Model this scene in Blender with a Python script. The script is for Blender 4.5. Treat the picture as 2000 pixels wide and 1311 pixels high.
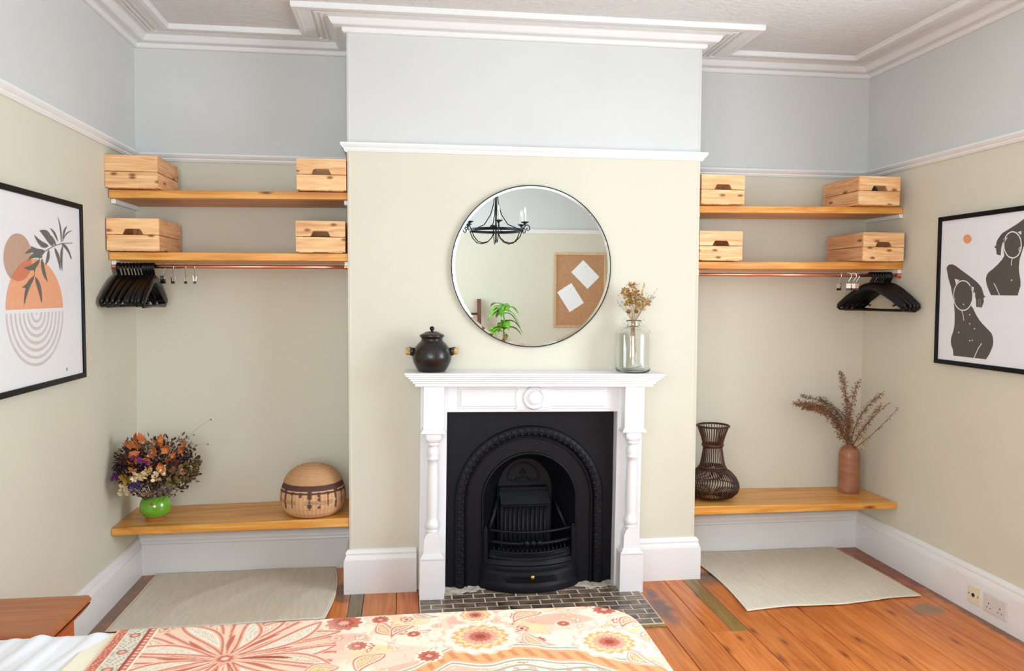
import bpy, math, random
import numpy as np
from mathutils import Vector, Matrix
random.seed(7)
rng = np.random.RandomState(5)
for o in list(bpy.data.objects):
    bpy.data.objects.remove(o)
S = bpy.context.scene
COL = S.collection
pi = math.pi
# ---------------------------------------------------------------- camera
CAM = Vector((-0.6255, -4.0349, 1.5085))
YAW, PITCH, ROLL, FPX = 0.1338, -0.0524, 0.0047, 1565.0
fwd = Vector((math.sin(YAW) * math.cos(PITCH), math.cos(YAW) * math.cos(PITCH), math.sin(PITCH)))
rgt = Vector((math.cos(YAW), -math.sin(YAW), 0))
upv = rgt.cross(fwd)
r2 = rgt * math.cos(ROLL) + upv * math.sin(ROLL)
u2 = -rgt * math.sin(ROLL) + upv * math.cos(ROLL)
cd = bpy.data.cameras.new('camera')
cam = bpy.data.objects.new('camera', cd)
COL.objects.link(cam)
m3 = Matrix((r2, u2, -fwd)).transposed()
cam.matrix_world = Matrix.Translation(CAM) @ m3.to_4x4()
cd.sensor_width = 36.0
cd.lens = FPX / 2000.0 * 36.0
cd.clip_start = 0.02
S.camera = cam
# ---------------------------------------------------------------- sky, daylight, exposure
S.view_settings.view_transform = 'Standard'
S.view_settings.look = 'None'
S.view_settings.gamma = 1.0
S.view_settings.use_curve_mapping = False
S.view_settings.exposure = 0.72
W = bpy.data.worlds.new('overcast_sky')
S.world = W
W.use_nodes = True
bg = W.node_tree.nodes['Background']
bg.inputs[0].default_value = (0.72, 0.86, 1.0, 1)
bg.inputs[1].default_value = 2.0


def area(name, loc, rot, sx, sy, power, col):
    l = bpy.data.lights.new(name, 'AREA')
    l.shape = 'RECTANGLE'
    l.size, l.size_y, l.energy, l.color = sx, sy, power, col
    o = bpy.data.objects.new(name, l)
    o.location, o.rotation_euler = loc, rot
    COL.objects.link(o)
    return o


# daylight entering by the bay window in the right wall; rear and left lamps are added fill
area('daylight_right_window', (2.30, -2.05, 1.62), (0, math.radians(90), 0), 1.7, 1.65, 48, (0.83, 0.93, 1.0))
area('fill_light_rear', (-1.05, -5.32, 1.6), (math.radians(90), 0, 0), 1.5, 1.6, 46, (0.83, 0.93, 1.0))  # added fill light, brightens the breast and alcoves from the front
area('fill_light_left', (-2.22, -4.0, 1.62), (0, math.radians(-90), 0), 1.7, 1.2, 34, (0.83, 0.93, 1.0))  # added fill light, lifts the right wall

# ---------------------------------------------------------------- helpers
XR, D, HW, XB, YB = 2.077, 0.405, 0.9, 0.0, -5.0
ZC, ZRAIL = 2.828, 2.2


def XW(z):                       # the left wall leans a little
    return -2.02 + 0.0117 * (z - 1.6)


class MB:
    def __init__(s):
        s.v = []; s.f = []; s.m = []; s.c = []

    def add(s, vs, fs, mi=0):
        n = len(s.v)
        s.v += [tuple(map(float, p)) for p in vs]
        s.f += [tuple(i + n for i in f) for f in fs]
        s.m += [mi] * len(fs)
        return s

    def hexa(s, p, mi=0):        # 8 pts: bottom ccw, top ccw
        return s.add(p, [(3, 2, 1, 0), (4, 5, 6, 7), (0, 1, 5, 4), (1, 2, 6, 5), (2, 3, 7, 6), (3, 0, 4, 7)], mi)

    def box(s, x0, x1, y0, y1, z0, z1, mi=0):
        return s.hexa([(x0, y0, z0), (x1, y0, z0), (x1, y1, z0), (x0, y1, z0), (x0, y0, z1), (x1, y0, z1), (x1, y1, z1), (x0, y1, z1)], mi)

    def cbox(s, x0, x1, y0, y1, z0, z1, b, mi=0):     # box with chamfered edges
        X, Y, Z = (x0, x1), (y0, y1), (z0, z1)
        vs, idx = [], {}
        for i in (0, 1):
            for j in (0, 1):
                for k in (0, 1):
                    sx, sy, sz = (1, -1)[i], (1, -1)[j], (1, -1)[k]
                    for a in range(3):
                        p = [X[i] + sx * b, Y[j] + sy * b, Z[k] + sz * b]
                        p[a] = (X[i], Y[j], Z[k])[a]
                        idx[(i, j, k, a)] = len(vs); vs.append(p)
        F = []
        for a in range(3):
            o = [q for q in range(3) if q != a]
            for s_ in (0, 1):
                def key(u, w, aa):
                    t = [0, 0, 0]; t[a] = s_; t[o[0]] = u; t[o[1]] = w
                    return idx[(t[0], t[1], t[2], aa)]
                F.append([key(0, 0, a), key(1, 0, a), key(1, 1, a), key(0, 1, a)])
        for a in range(3):       # edges along axis a
            o = [q for q in range(3) if q != a]
            for u in (0, 1):
                for w in (0, 1):
                    def k2(e, aa):
                        t = [0, 0, 0]; t[a] = e; t[o[0]] = u; t[o[1]] = w
                        return idx[(t[0], t[1], t[2], aa)]
                    F.append([k2(0, o[0]), k2(1, o[0]), k2(1, o[1]), k2(0, o[1])])
        for i in (0, 1):
            for j in (0, 1):
                for k in (0, 1):
                    F.append([idx[(i, j, k, a)] for a in range(3)])
        c = Vector(((x0 + x1) / 2, (y0 + y1) / 2, (z0 + z1) / 2))
        G = []
        for f in F:
            p = [Vector(vs[q]) for q in f]
            n = (p[1] - p[0]).cross(p[2] - p[0])
            fc = sum(p, Vector()) / len(p)
            G.append(tuple(f) if n.dot(fc - c) > 0 else tuple(reversed(f)))
        return s.add(vs, G, mi)

    def lathe(s, prof, c=(0, 0, 0), n=40, mi=0, a0=0.0, a1=2 * pi, sx=1, sy=1):
        full = abs(a1 - a0 - 2 * pi) < 1e-6
        k = n if full else n + 1
        vs = []
        for r, z in prof:
            for i in range(k):
                a = a0 + (a1 - a0) * i / n
                vs.append((c[0] + sx * r * math.cos(a), c[1] + sy * r * math.sin(a), c[2] + z))
        fs = []
        for j in range(len(prof) - 1):
            for i in range(n):
                i2 = (i + 1) % k
                fs.append((j * k + i, j * k + i2, (j + 1) * k + i2, (j + 1) * k + i))
        return s.add(vs, fs, mi)

    def tube(s, path, r, n=8, mi=0, closed=False, cap=True, sz=1.0):
        P_ = [Vector(p) for p in path]
        m = len(P_)
        rr = r if isinstance(r, (list, tuple)) else [r] * m
        vs = []
        up = None
        for i in range(m):
            if closed:
                t = P_[(i + 1) % m] - P_[i - 1]
            else:
                t = P_[min(i + 1, m - 1)] - P_[max(i - 1, 0)]
            t.normalize()
            if up is None:
                up = Vector((0, 0, 1)) if abs(t.z) < 0.9 else Vector((1, 0, 0))
            side = t.cross(up)
            if side.length < 1e-6:
                side = t.cross(Vector((0, 1, 0)))
            side.normalize()
            up2 = side.cross(t).normalized()
            up = up2
            for q in range(n):
                a = 2 * pi * q / n
                vs.append(P_[i] + side * (rr[i] * math.cos(a)) + up2 * (rr[i] * sz * math.sin(a)))
        fs = []
        for i in range(m if closed else m - 1):
            j = (i + 1) % m
            for q in range(n):
                q2 = (q + 1) % n
                fs.append((i * n + q, i * n + q2, j * n + q2, j * n + q))
        if cap and not closed:
            fs.append(tuple(reversed(range(n))))
            fs.append(tuple(range((m - 1) * n, m * n)))
        return s.add(vs, fs, mi)

    def ball(s, c, r, n=10, m=6, mi=0, sx=1, sy=1, sz=1):
        vs = [(c[0], c[1], c[2] - r * sz)]
        for j in range(1, m):
            t = -pi / 2 + pi * j / m
            for i in range(n):
                a = 2 * pi * i / n
                vs.append((c[0] + sx * r * math.cos(t) * math.cos(a), c[1] + sy * r * math.cos(t) * math.sin(a), c[2] + r * sz * math.sin(t)))
        vs.append((c[0], c[1], c[2] + r * sz))
        fs = [(0, 1 + (i + 1) % n, 1 + i) for i in range(n)]
        for j in range(m - 2):
            b = 1 + j * n
            fs += [(b + i, b + (i + 1) % n, b + n + (i + 1) % n, b + n + i) for i in range(n)]
        b = 1 + (m - 2) * n
        fs += [(b + i, b + (i + 1) % n, len(vs) - 1) for i in range(n)]
        return s.add(vs, fs, mi)

    def prism(s, poly, f0, f1, mi=0):   # poly 2d list, f0/f1 map (u,v)->3d for the two ends
        n = len(poly)
        vs = [f0(*p) for p in poly] + [f1(*p) for p in poly]
        fs = [tuple(range(n)), tuple(reversed(range(n, 2 * n)))]
        fs += [(i, i + n, (i + 1) % n + n, (i + 1) % n) for i in range(n)]
        return s.add(vs, fs, mi)

    def grid(s, fn, nu, nv, mi=0):
        vs = [fn(i / nu, j / nv) for j in range(nv + 1) for i in range(nu + 1)]
        k = nu + 1
        fs = [(j * k + i, j * k + i + 1, (j + 1) * k + i + 1, (j + 1) * k + i) for j in range(nv) for i in range(nu)]
        return s.add(vs, fs, mi)

    def build(s, name, mats, parent=None, smooth=False, fix=True, bevel=0, solid=0):
        me = bpy.data.meshes.new(name)
        off = (0, 0, 0)
        q = parent
        while q is not None:
            off = tuple(off[i] + q.location[i] for i in range(3)); q = q.parent
        me.from_pydata([(a - off[0], b - off[1], c - off[2]) for a, b, c in s.v], [], s.f)
        for m_ in (mats if isinstance(mats, (list, tuple)) else [mats]):
            me.materials.append(m_)
        me.polygons.foreach_set('material_index', s.m)
        if fix:
            import bmesh
            b = bmesh.new(); b.from_mesh(me)
            bmesh.ops.recalc_face_normals(b, faces=b.faces)
            b.to_mesh(me); b.free()
        if smooth:
            me.polygons.foreach_set('use_smooth', [True] * len(me.polygons))
            if smooth != 'all':
                me.set_sharp_from_angle(angle=math.radians(35))
        o = bpy.data.objects.new(name, me)
        COL.objects.link(o)
        if parent is not None:
            o.parent = parent
        if bevel:
            md = o.modifiers.new('bevel', 'BEVEL'); md.width = bevel; md.segments = 2; md.limit_method = 'ANGLE'
        if solid:
            md = o.modifiers.new('solid', 'SOLIDIFY'); md.thickness = solid; md.offset = -1
        return o


def thing(name, label, cat, loc=(0, 0, 0), group=None):
    o = bpy.data.objects.new(name, None)
    o.empty_display_size = 0.05
    o.location = loc
    COL.objects.link(o)
    return tag(o, label, cat, group)


def tag(o, label, cat, group=None):
    o['label'] = label; o['category'] = cat
    if group:
        o['group'] = group
    return o


def struct(o):
    o['kind'] = 'structure'
    return o


def copy_tree(o, parent=None):
    c = o.copy(); COL.objects.link(c); c.parent = parent
    for ch in o.children:
        copy_tree(ch, c)
    return c


# ---------------------------------------------------------------- materials
def srgb(r, g, b):
    f = lambda c: (c / 255 / 12.92) if c / 255 <= 0.04045 else ((c / 255 + 0.055) / 1.055) ** 2.4
    return (f(r), f(g), f(b), 1)


def newmat(name):
    m = bpy.data.materials.new(name); m.use_nodes = True
    nt = m.node_tree
    return m, nt, nt.nodes['Principled BSDF']


def N(nt, t, **kw):
    n = nt.nodes.new(t)
    for k, v in kw.items():
        setattr(n, k, v)
    return n


def coords(nt, scale=(1, 1, 1), world=False, rnd=True):
    tc = N(nt, 'ShaderNodeTexCoord')
    mp = N(nt, 'ShaderNodeMapping')
    mp.inputs['Scale'].default_value = scale
    src = tc.outputs['Object']
    if world:
        g = N(nt, 'ShaderNodeNewGeometry'); src = g.outputs['Position']
    elif rnd:
        oi = N(nt, 'ShaderNodeObjectInfo')
        mul = N(nt, 'ShaderNodeMath', operation='MULTIPLY'); mul.inputs[1].default_value = 37.0
        nt.links.new(oi.outputs['Random'], mul.inputs[0])
        ad = N(nt, 'ShaderNodeVectorMath', operation='ADD')
        nt.links.new(src, ad.inputs[0]); nt.links.new(mul.outputs[0], ad.inputs[1])
        src = ad.outputs[0]
    nt.links.new(src, mp.inputs['Vector'])
    return mp.outputs[0], src


def mixc(nt, fac, a, b, mode='MIX'):
    n = N(nt, 'ShaderNodeMix', data_type='RGBA', blend_type=mode)
    for sock, v in ((n.inputs[0], fac), (n.inputs[6], a), (n.inputs[7], b)):
        if hasattr(v, 'is_linked') or hasattr(v, 'links'):
            nt.links.new(v, sock)
        else:
            sock.default_value = v
    return n.outputs[2]


def ramp(nt, fac, stops):
    r = N(nt, 'ShaderNodeValToRGB')
    el = r.color_ramp.elements
    while len(el) < len(stops):
        el.new(0.5)
    for e, (p, c) in zip(el, stops):
        e.position = p; e.color = c if len(c) == 4 else (*c, 1)
    nt.links.new(fac, r.inputs[0])
    return r.outputs[0]


def noise(nt, vec, scale, detail=3, dist=0.0, rough=0.5):
    n = N(nt, 'ShaderNodeTexNoise')
    n.inputs['Scale'].default_value = scale; n.inputs['Detail'].default_value = detail
    n.inputs['Distortion'].default_value = dist; n.inputs['Roughness'].default_value = rough
    nt.links.new(vec, n.inputs['Vector'])
    return n.outputs[0]


def bump(nt, b, h, strength, dist=0.01):
    n = N(nt, 'ShaderNodeBump'); n.inputs['Strength'].default_value = strength; n.inputs['Distance'].default_value = dist
    nt.links.new(h, n.inputs['Height']); nt.links.new(n.outputs[0], b.inputs['Normal'])
    return n


def plain(name, col, rough=0.5, metal=0.0, var=0.06, vs=8.0, bmp=0.0, bs=60.0, spec=0.5, scale=(1, 1, 1), coat=0.0):
    m, nt, b = newmat(name)
    v, _ = coords(nt, scale)
    nz = noise(nt, v, vs, 4)
    dark = tuple(c * (1 - var * 2) for c in col[:3]) + (1,)
    lite = tuple(min(1, c * (1 + var)) for c in col[:3]) + (1,)
    nt.links.new(ramp(nt, nz, [(0.3, dark), (0.7, lite)]), b.inputs['Base Color'])
    b.inputs['Roughness'].default_value = rough; b.inputs['Metallic'].default_value = metal
    b.inputs['Specular IOR Level'].default_value = spec
    b.inputs['Coat Weight'].default_value = coat
    if bmp:
        bump(nt, b, noise(nt, v, bs, 4), bmp)
    return m


def flat2d(nt, vo, vec, flat):
    if flat is None: return vec
    vo.voronoi_dimensions = '2D'
    a = N(nt, 'ShaderNodeSeparateXYZ'); nt.links.new(vec, a.inputs[0]); c = N(nt, 'ShaderNodeCombineXYZ')
    u, w = [k for k in range(3) if k != flat]
    nt.links.new(a.outputs[u], c.inputs[0]); nt.links.new(a.outputs[w], c.inputs[1])
    return c.outputs[0]


def wood(name, axis, dark, mid, lite, rough=0.45, ks=(4.0, 14.0), knots=0.5, spec=0.4, gs=1.0, kcol=None, tint=0.1, flat=None):
    m, nt, b = newmat(name)
    sc = [16 * gs] * 3; sc[axis] = 1.3 * gs
    v, src = coords(nt, sc)
    n1 = noise(nt, v, 1.6, 5, 1.2, 0.55)
    sc2 = [60 * gs] * 3; sc2[axis] = 2.0 * gs
    mp = N(nt, 'ShaderNodeMapping'); mp.inputs['Scale'].default_value = sc2; nt.links.new(src, mp.inputs[0])
    n2 = noise(nt, mp.outputs[0], 1.5, 4, 0.4)
    c = ramp(nt, n1, [(0.25, dark), (0.47, mid), (0.7, lite)])
    c2 = ramp(nt, n2, [(0.3, (0.80, 0.76, 0.72, 1)), (0.65, (1, 1, 1, 1))])
    col = mixc(nt, 0.7, c, c2, 'MULTIPLY')
    if knots:
        sk = [ks[1]] * 3; sk[axis] = ks[0]
        mk = N(nt, 'ShaderNodeMapping'); mk.inputs['Scale'].default_value = sk; nt.links.new(src, mk.inputs[0])
        vo = N(nt, 'ShaderNodeTexVoronoi'); vo.inputs['Scale'].default_value = 1.0; vo.inputs['Randomness'].default_value = 1.0
        nt.links.new(flat2d(nt, vo, mk.outputs[0], flat), vo.inputs['Vector'])
        sep = N(nt, 'ShaderNodeSeparateColor'); nt.links.new(vo.outputs['Color'], sep.inputs[0])
        gt = N(nt, 'ShaderNodeMath', operation='GREATER_THAN'); gt.inputs[1].default_value = 1 - knots
        nt.links.new(sep.outputs[0], gt.inputs[0])
        kr = ramp(nt, vo.outputs['Distance'], [(0.05, (1, 1, 1, 1)), (0.12, (0.55, 0.55, 0.55, 1)), (0.20, (0, 0, 0, 1))])
        mu = N(nt, 'ShaderNodeMath', operation='MULTIPLY'); nt.links.new(kr, mu.inputs[0]); nt.links.new(gt.outputs[0], mu.inputs[1])
        kc = kcol or tuple(x * 0.35 for x in dark[:3]) + (1,)
        col = mixc(nt, mu.outputs[0], col, kc)
    if tint:
        oi = N(nt, 'ShaderNodeObjectInfo')
        hs = N(nt, 'ShaderNodeHueSaturation')
        mr = N(nt, 'ShaderNodeMapRange'); mr.inputs[3].default_value = 1 - tint; mr.inputs[4].default_value = 1 + tint
        nt.links.new(oi.outputs['Random'], mr.inputs[0]); nt.links.new(mr.outputs[0], hs.inputs['Value']); nt.links.new(col, hs.inputs['Color'])
        col = hs.outputs[0]
    nt.links.new(col, b.inputs['Base Color'])
    b.inputs['Roughness'].default_value = rough; b.inputs['Specular IOR Level'].default_value = spec
    bump(nt, b, n2, 0.12, 0.002)
    return m


M = {}
M['white_wall'] = plain('white_wall_paint', srgb(212, 212, 209), 0.75, var=0.012, vs=2.5, bmp=0.05, bs=90)
M['beige_wall'] = plain('beige_wall_paint', srgb(218, 212, 193), 0.7, var=0.012, vs=2.5, bmp=0.05, bs=90)
M['ceiling'] = plain('ceiling_paint', srgb(222, 221, 218), 0.8, var=0.02, vs=25, bmp=0.6, bs=45)
M['gloss'] = plain('white_gloss_paint', srgb(240, 239, 238), 0.32, var=0.01, vs=6, bmp=0.02, bs=30, spec=0.5)
M['plaster'] = plain('cornice_paint', srgb(232, 230, 227), 0.6, var=0.01, vs=6)
M['surround'] = plain('surround_white_paint', srgb(242, 241, 242), 0.28, var=0.01, vs=6, bmp=0.02, bs=25)
M['shelf'] = wood('stained_pine_shelf', 0, srgb(190, 108, 34), srgb(226, 152, 64), srgb(246, 188, 100), 0.4, ks=(4.5, 20.0), knots=0.3, kcol=srgb(110, 55, 22), flat=1)
M['bench'] = wood('stained_pine_bench', 0, srgb(200, 124, 44), srgb(228, 158, 72), srgb(246, 190, 106), 0.33, ks=(4.0, 16.0), knots=0.25, kcol=srgb(120, 62, 25), flat=1)
M['pine_x'] = wood('raw_pine_lengthways', 0, srgb(214, 146, 94), srgb(240, 186, 130), srgb(252, 216, 164), 0.55, ks=(9.0, 19.0), knots=0.32, kcol=srgb(140, 75, 45), gs=1.6, flat=1)
M['pine_y'] = wood('raw_pine_sideways', 1, srgb(200, 134, 88), srgb(230, 170, 118), srgb(244, 198, 148), 0.55, ks=(6.0, 19.0), knots=0.3, kcol=srgb(130, 68, 40), gs=1.6, flat=0)
M['copper'] = plain('copper_pipe', srgb(240, 160, 132), 0.3, 1.0, var=0.05, vs=12)
M['white_batten'] = M['gloss']
M['iron'] = plain('black_cast_iron', srgb(9, 10, 18), 0.5, 0.0, var=0.15, vs=40, bmp=0.12, bs=140, spec=0.26)
M['iron_rough'] = plain('sooty_cast_iron', srgb(10, 11, 16), 0.6, 0.0, var=0.2, vs=40, bmp=0.2, bs=120, spec=0.3)
M['brass'] = plain('polished_brass', srgb(235, 200, 120), 0.2, 1.0, var=0.04)
M['black_plastic'] = plain('black_plastic', srgb(7, 6, 9), 0.32, var=0.1, spec=0.35)
M['chrome'] = plain('chrome_wire', srgb(225, 225, 228), 0.15, 1.0, var=0.03)
M['frame_black'] = plain('black_frame', srgb(5, 5, 14), 0.4, var=0.1, spec=0.18)
M['paper'] = plain('white_art_paper', srgb(236, 235, 238), 0.35, var=0.005, spec=0.5)
M['mirror_rim'] = plain('dark_mirror_rim', srgb(40, 40, 46), 0.35, 0.6, var=0.1)
M['stoneware'] = plain('dark_brown_stoneware', srgb(28, 21, 15), 0.28, var=0.35, vs=22, bmp=0.12, bs=50, spec=0.6)
M['stoneware_red'] = plain('reddish_brown_stoneware', srgb(46, 26, 19), 0.3, var=0.3, vs=20, spec=0.6)
M['cork'] = plain('speckled_cork', srgb(214, 170, 110), 0.8, var=0.25, vs=90)
M['corkboard'] = plain('corkboard_cork', srgb(198, 150, 110), 0.85, var=0.15, vs=120, bmp=0.2, bs=200)
M['green_glaze'] = plain('green_glaze', srgb(110, 172, 48), 0.1, var=0.14, vs=9, spec=0.7, coat=0.5)
M['terracotta'] = plain('terracotta', srgb(184, 92, 52), 0.7, var=0.1, vs=20)
M['jute'] = None
M['bottle'] = plain('brown_salt_glaze', srgb(160, 108, 80), 0.36, var=0.14, vs=9, bmp=0.08, bs=40, scale=(1, 1, 4), spec=0.45)
M['rattan'] = plain('dark_rattan', srgb(84, 46, 28), 0.4, var=0.35, vs=30, spec=0.5)
M['rattan_dark'] = plain('darker_rattan', srgb(54, 29, 20), 0.4, var=0.3, vs=30, spec=0.5)
M['twig'] = plain('dry_twig', srgb(104, 72, 48), 0.8, var=0.2)
M['seed_brown'] = plain('dry_brown_seed', srgb(158, 112, 80), 0.85, var=0.3, vs=60)
M['seed_grey'] = plain('dry_grey_seed', srgb(128, 112, 94), 0.85, var=0.3, vs=60)
M['cream_flower'] = plain('cream_petal', srgb(240, 214, 170), 0.8, var=0.12, vs=40)
M['orange_leaf'] = plain('orange_leaf', srgb(200, 108, 44), 0.6, var=0.3, vs=25)
M['purple_flower'] = plain('purple_petal', srgb(112, 40, 110), 0.7, var=0.3, vs=60)
M['violet_flower'] = plain('violet_petal', srgb(84, 62, 120), 0.7, var=0.3, vs=60)
M['mustard_flower'] = plain('mustard_petal', srgb(186, 146, 48), 0.8, var=0.25, vs=60)
M['dark_leaf'] = plain('dark_purple_leaf', srgb(50, 30, 34), 0.7, var=0.3, vs=40)
M['maroon'] = plain('maroon_flower', srgb(90, 48, 42), 0.8, var=0.4, vs=60)
M['olive'] = plain('olive_sprig', srgb(120, 104, 52), 0.8, var=0.3, vs=60)
M['pale_plume'] = plain('pale_plume', srgb(200, 184, 156), 0.9, var=0.1)
M['straw'] = plain('straw_stem', srgb(206, 170, 116), 0.8, var=0.2, vs=40)
M['tan_flower'] = plain('tan_flower', srgb(200, 152, 88), 0.8, var=0.25, vs=60)
M['brown_ball'] = plain('brown_button_flower', srgb(150, 100, 44), 0.85, var=0.3, vs=80)
M['duvet'] = plain('white_cotton', srgb(240, 241, 247), 0.85, var=0.01, bmp=0.05, bs=40)
M['cream_cloth'] = plain('cream_lining', srgb(250, 243, 220), 0.85, var=0.03)
M['mattress'] = plain('mattress_fabric', srgb(235, 235, 232), 0.9)
M['table_wood'] = wood('orange_pine_table', 0, srgb(152, 82, 42), srgb(172, 98, 54), srgb(188, 114, 68), 0.3, knots=0.0, spec=0.5, tint=0)
M['table_side'] = wood('orange_pine_table_side', 1, srgb(184, 84, 22), srgb(206, 100, 30), srgb(222, 120, 44), 0.3, knots=0.0, spec=0.5, tint=0)
M['ladder_wood'] = wood('red_brown_ladder', 2, srgb(100, 56, 44), srgb(120, 70, 56), srgb(140, 86, 68), 0.45, knots=0)
M['plant_leaf'] = plain('green_leaf', srgb(120, 190, 50), 0.35, var=0.3, vs=20, spec=0.5)
M['plant_cane'] = plain('plant_cane', srgb(190, 160, 110), 0.8, var=0.2)
M['pot_white'] = plain('white_pot', srgb(225, 222, 215), 0.4)
M['soil'] = plain('soil', srgb(60, 44, 34), 0.95, var=0.3, vs=60)
M['sheet'] = plain('white_note_paper', srgb(248, 248, 250), 0.5, var=0.004)
M['board_frame'] = wood('pale_board_frame', 2, srgb(206, 160, 112), srgb(222, 180, 134), srgb(236, 198, 156), 0.5, knots=0)
M['wax'] = plain('candle_sleeve', srgb(232, 224, 204), 0.5)
M['socket_white'] = plain('white_plastic', srgb(222, 218, 212), 0.35, var=0.01)
M['socket_cream'] = plain('cream_plastic', srgb(236, 224, 196), 0.4, var=0.02)
M['socket_hole'] = plain('dark_hole', srgb(60, 54, 50), 0.7)
M['tile'] = plain('brown_glazed_tile', srgb(128, 108, 92), 0.3, var=0.4, vs=14, bmp=0.08, bs=30, spec=0.6)
M['grout'] = plain('pale_grout', srgb(226, 212, 192), 0.9, var=0.06, vs=30, bmp=0.3, bs=80)
M['mortar'] = plain('crumbly_mortar', srgb(206, 196, 180), 0.95, var=0.2, vs=30, bmp=0.5, bs=60)
M['filler_wood'] = wood('olive_weathered_strip', 1, srgb(120, 92, 44), srgb(150, 118, 62), srgb(170, 138, 80), 0.4, knots=0.2, gs=1.5)
M['grey_wood'] = wood('grey_weathered_strip', 1, srgb(110, 98, 78), srgb(140, 126, 100), srgb(162, 148, 120), 0.45, knots=0.2, gs=1.5)
M['dark_cloth'] = plain('dark_cloth', srgb(40, 44, 54), 0.9, var=0.1)
M['sill'] = M['gloss']


def m_glass(name, tint, rough=0.0, ior=1.45):
    m, nt, b = newmat(name)
    b.inputs['Base Color'].default_value = tint
    b.inputs['Transmission Weight'].default_value = 1.0
    b.inputs['Roughness'].default_value = rough
    b.inputs['IOR'].default_value = ior
    return m


M['jar_glass'] = m_glass('faintly_green_glass', (0.975, 0.985, 0.965, 1))
M['pane'] = m_glass('window_glass', (0.98, 1, 1, 1), ior=1.05)
m, nt, b = newmat('mirror_silver'); b.inputs['Base Color'].default_value = (0.88, 0.98, 1.0, 1); b.inputs['Metallic'].default_value = 1; b.inputs['Roughness'].default_value = 0.0
M['mirror'] = m


def attr_mat(name, rough, bs=200.0, bstr=0.15, coat=0.0):
    m, nt, b = newmat(name)
    a = N(nt, 'ShaderNodeAttribute', attribute_name='Col')
    v, _ = coords(nt)
    nz = noise(nt, v, 90, 3)
    nt.links.new(mixc(nt, 0.5, a.outputs['Color'], ramp(nt, nz, [(0.3, (0.9, 0.9, 0.9, 1)), (0.7, (1, 1, 1, 1))]), 'MULTIPLY'), b.inputs['Base Color'])
    b.inputs['Roughness'].default_value = rough
    bump(nt, b, noise(nt, v, bs, 2), bstr, 0.002)
    return m


M['paisley'] = attr_mat('paisley_cotton', 0.8)
M['coil'] = attr_mat('coiled_grass', 0.8, 250, 0.4)


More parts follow.
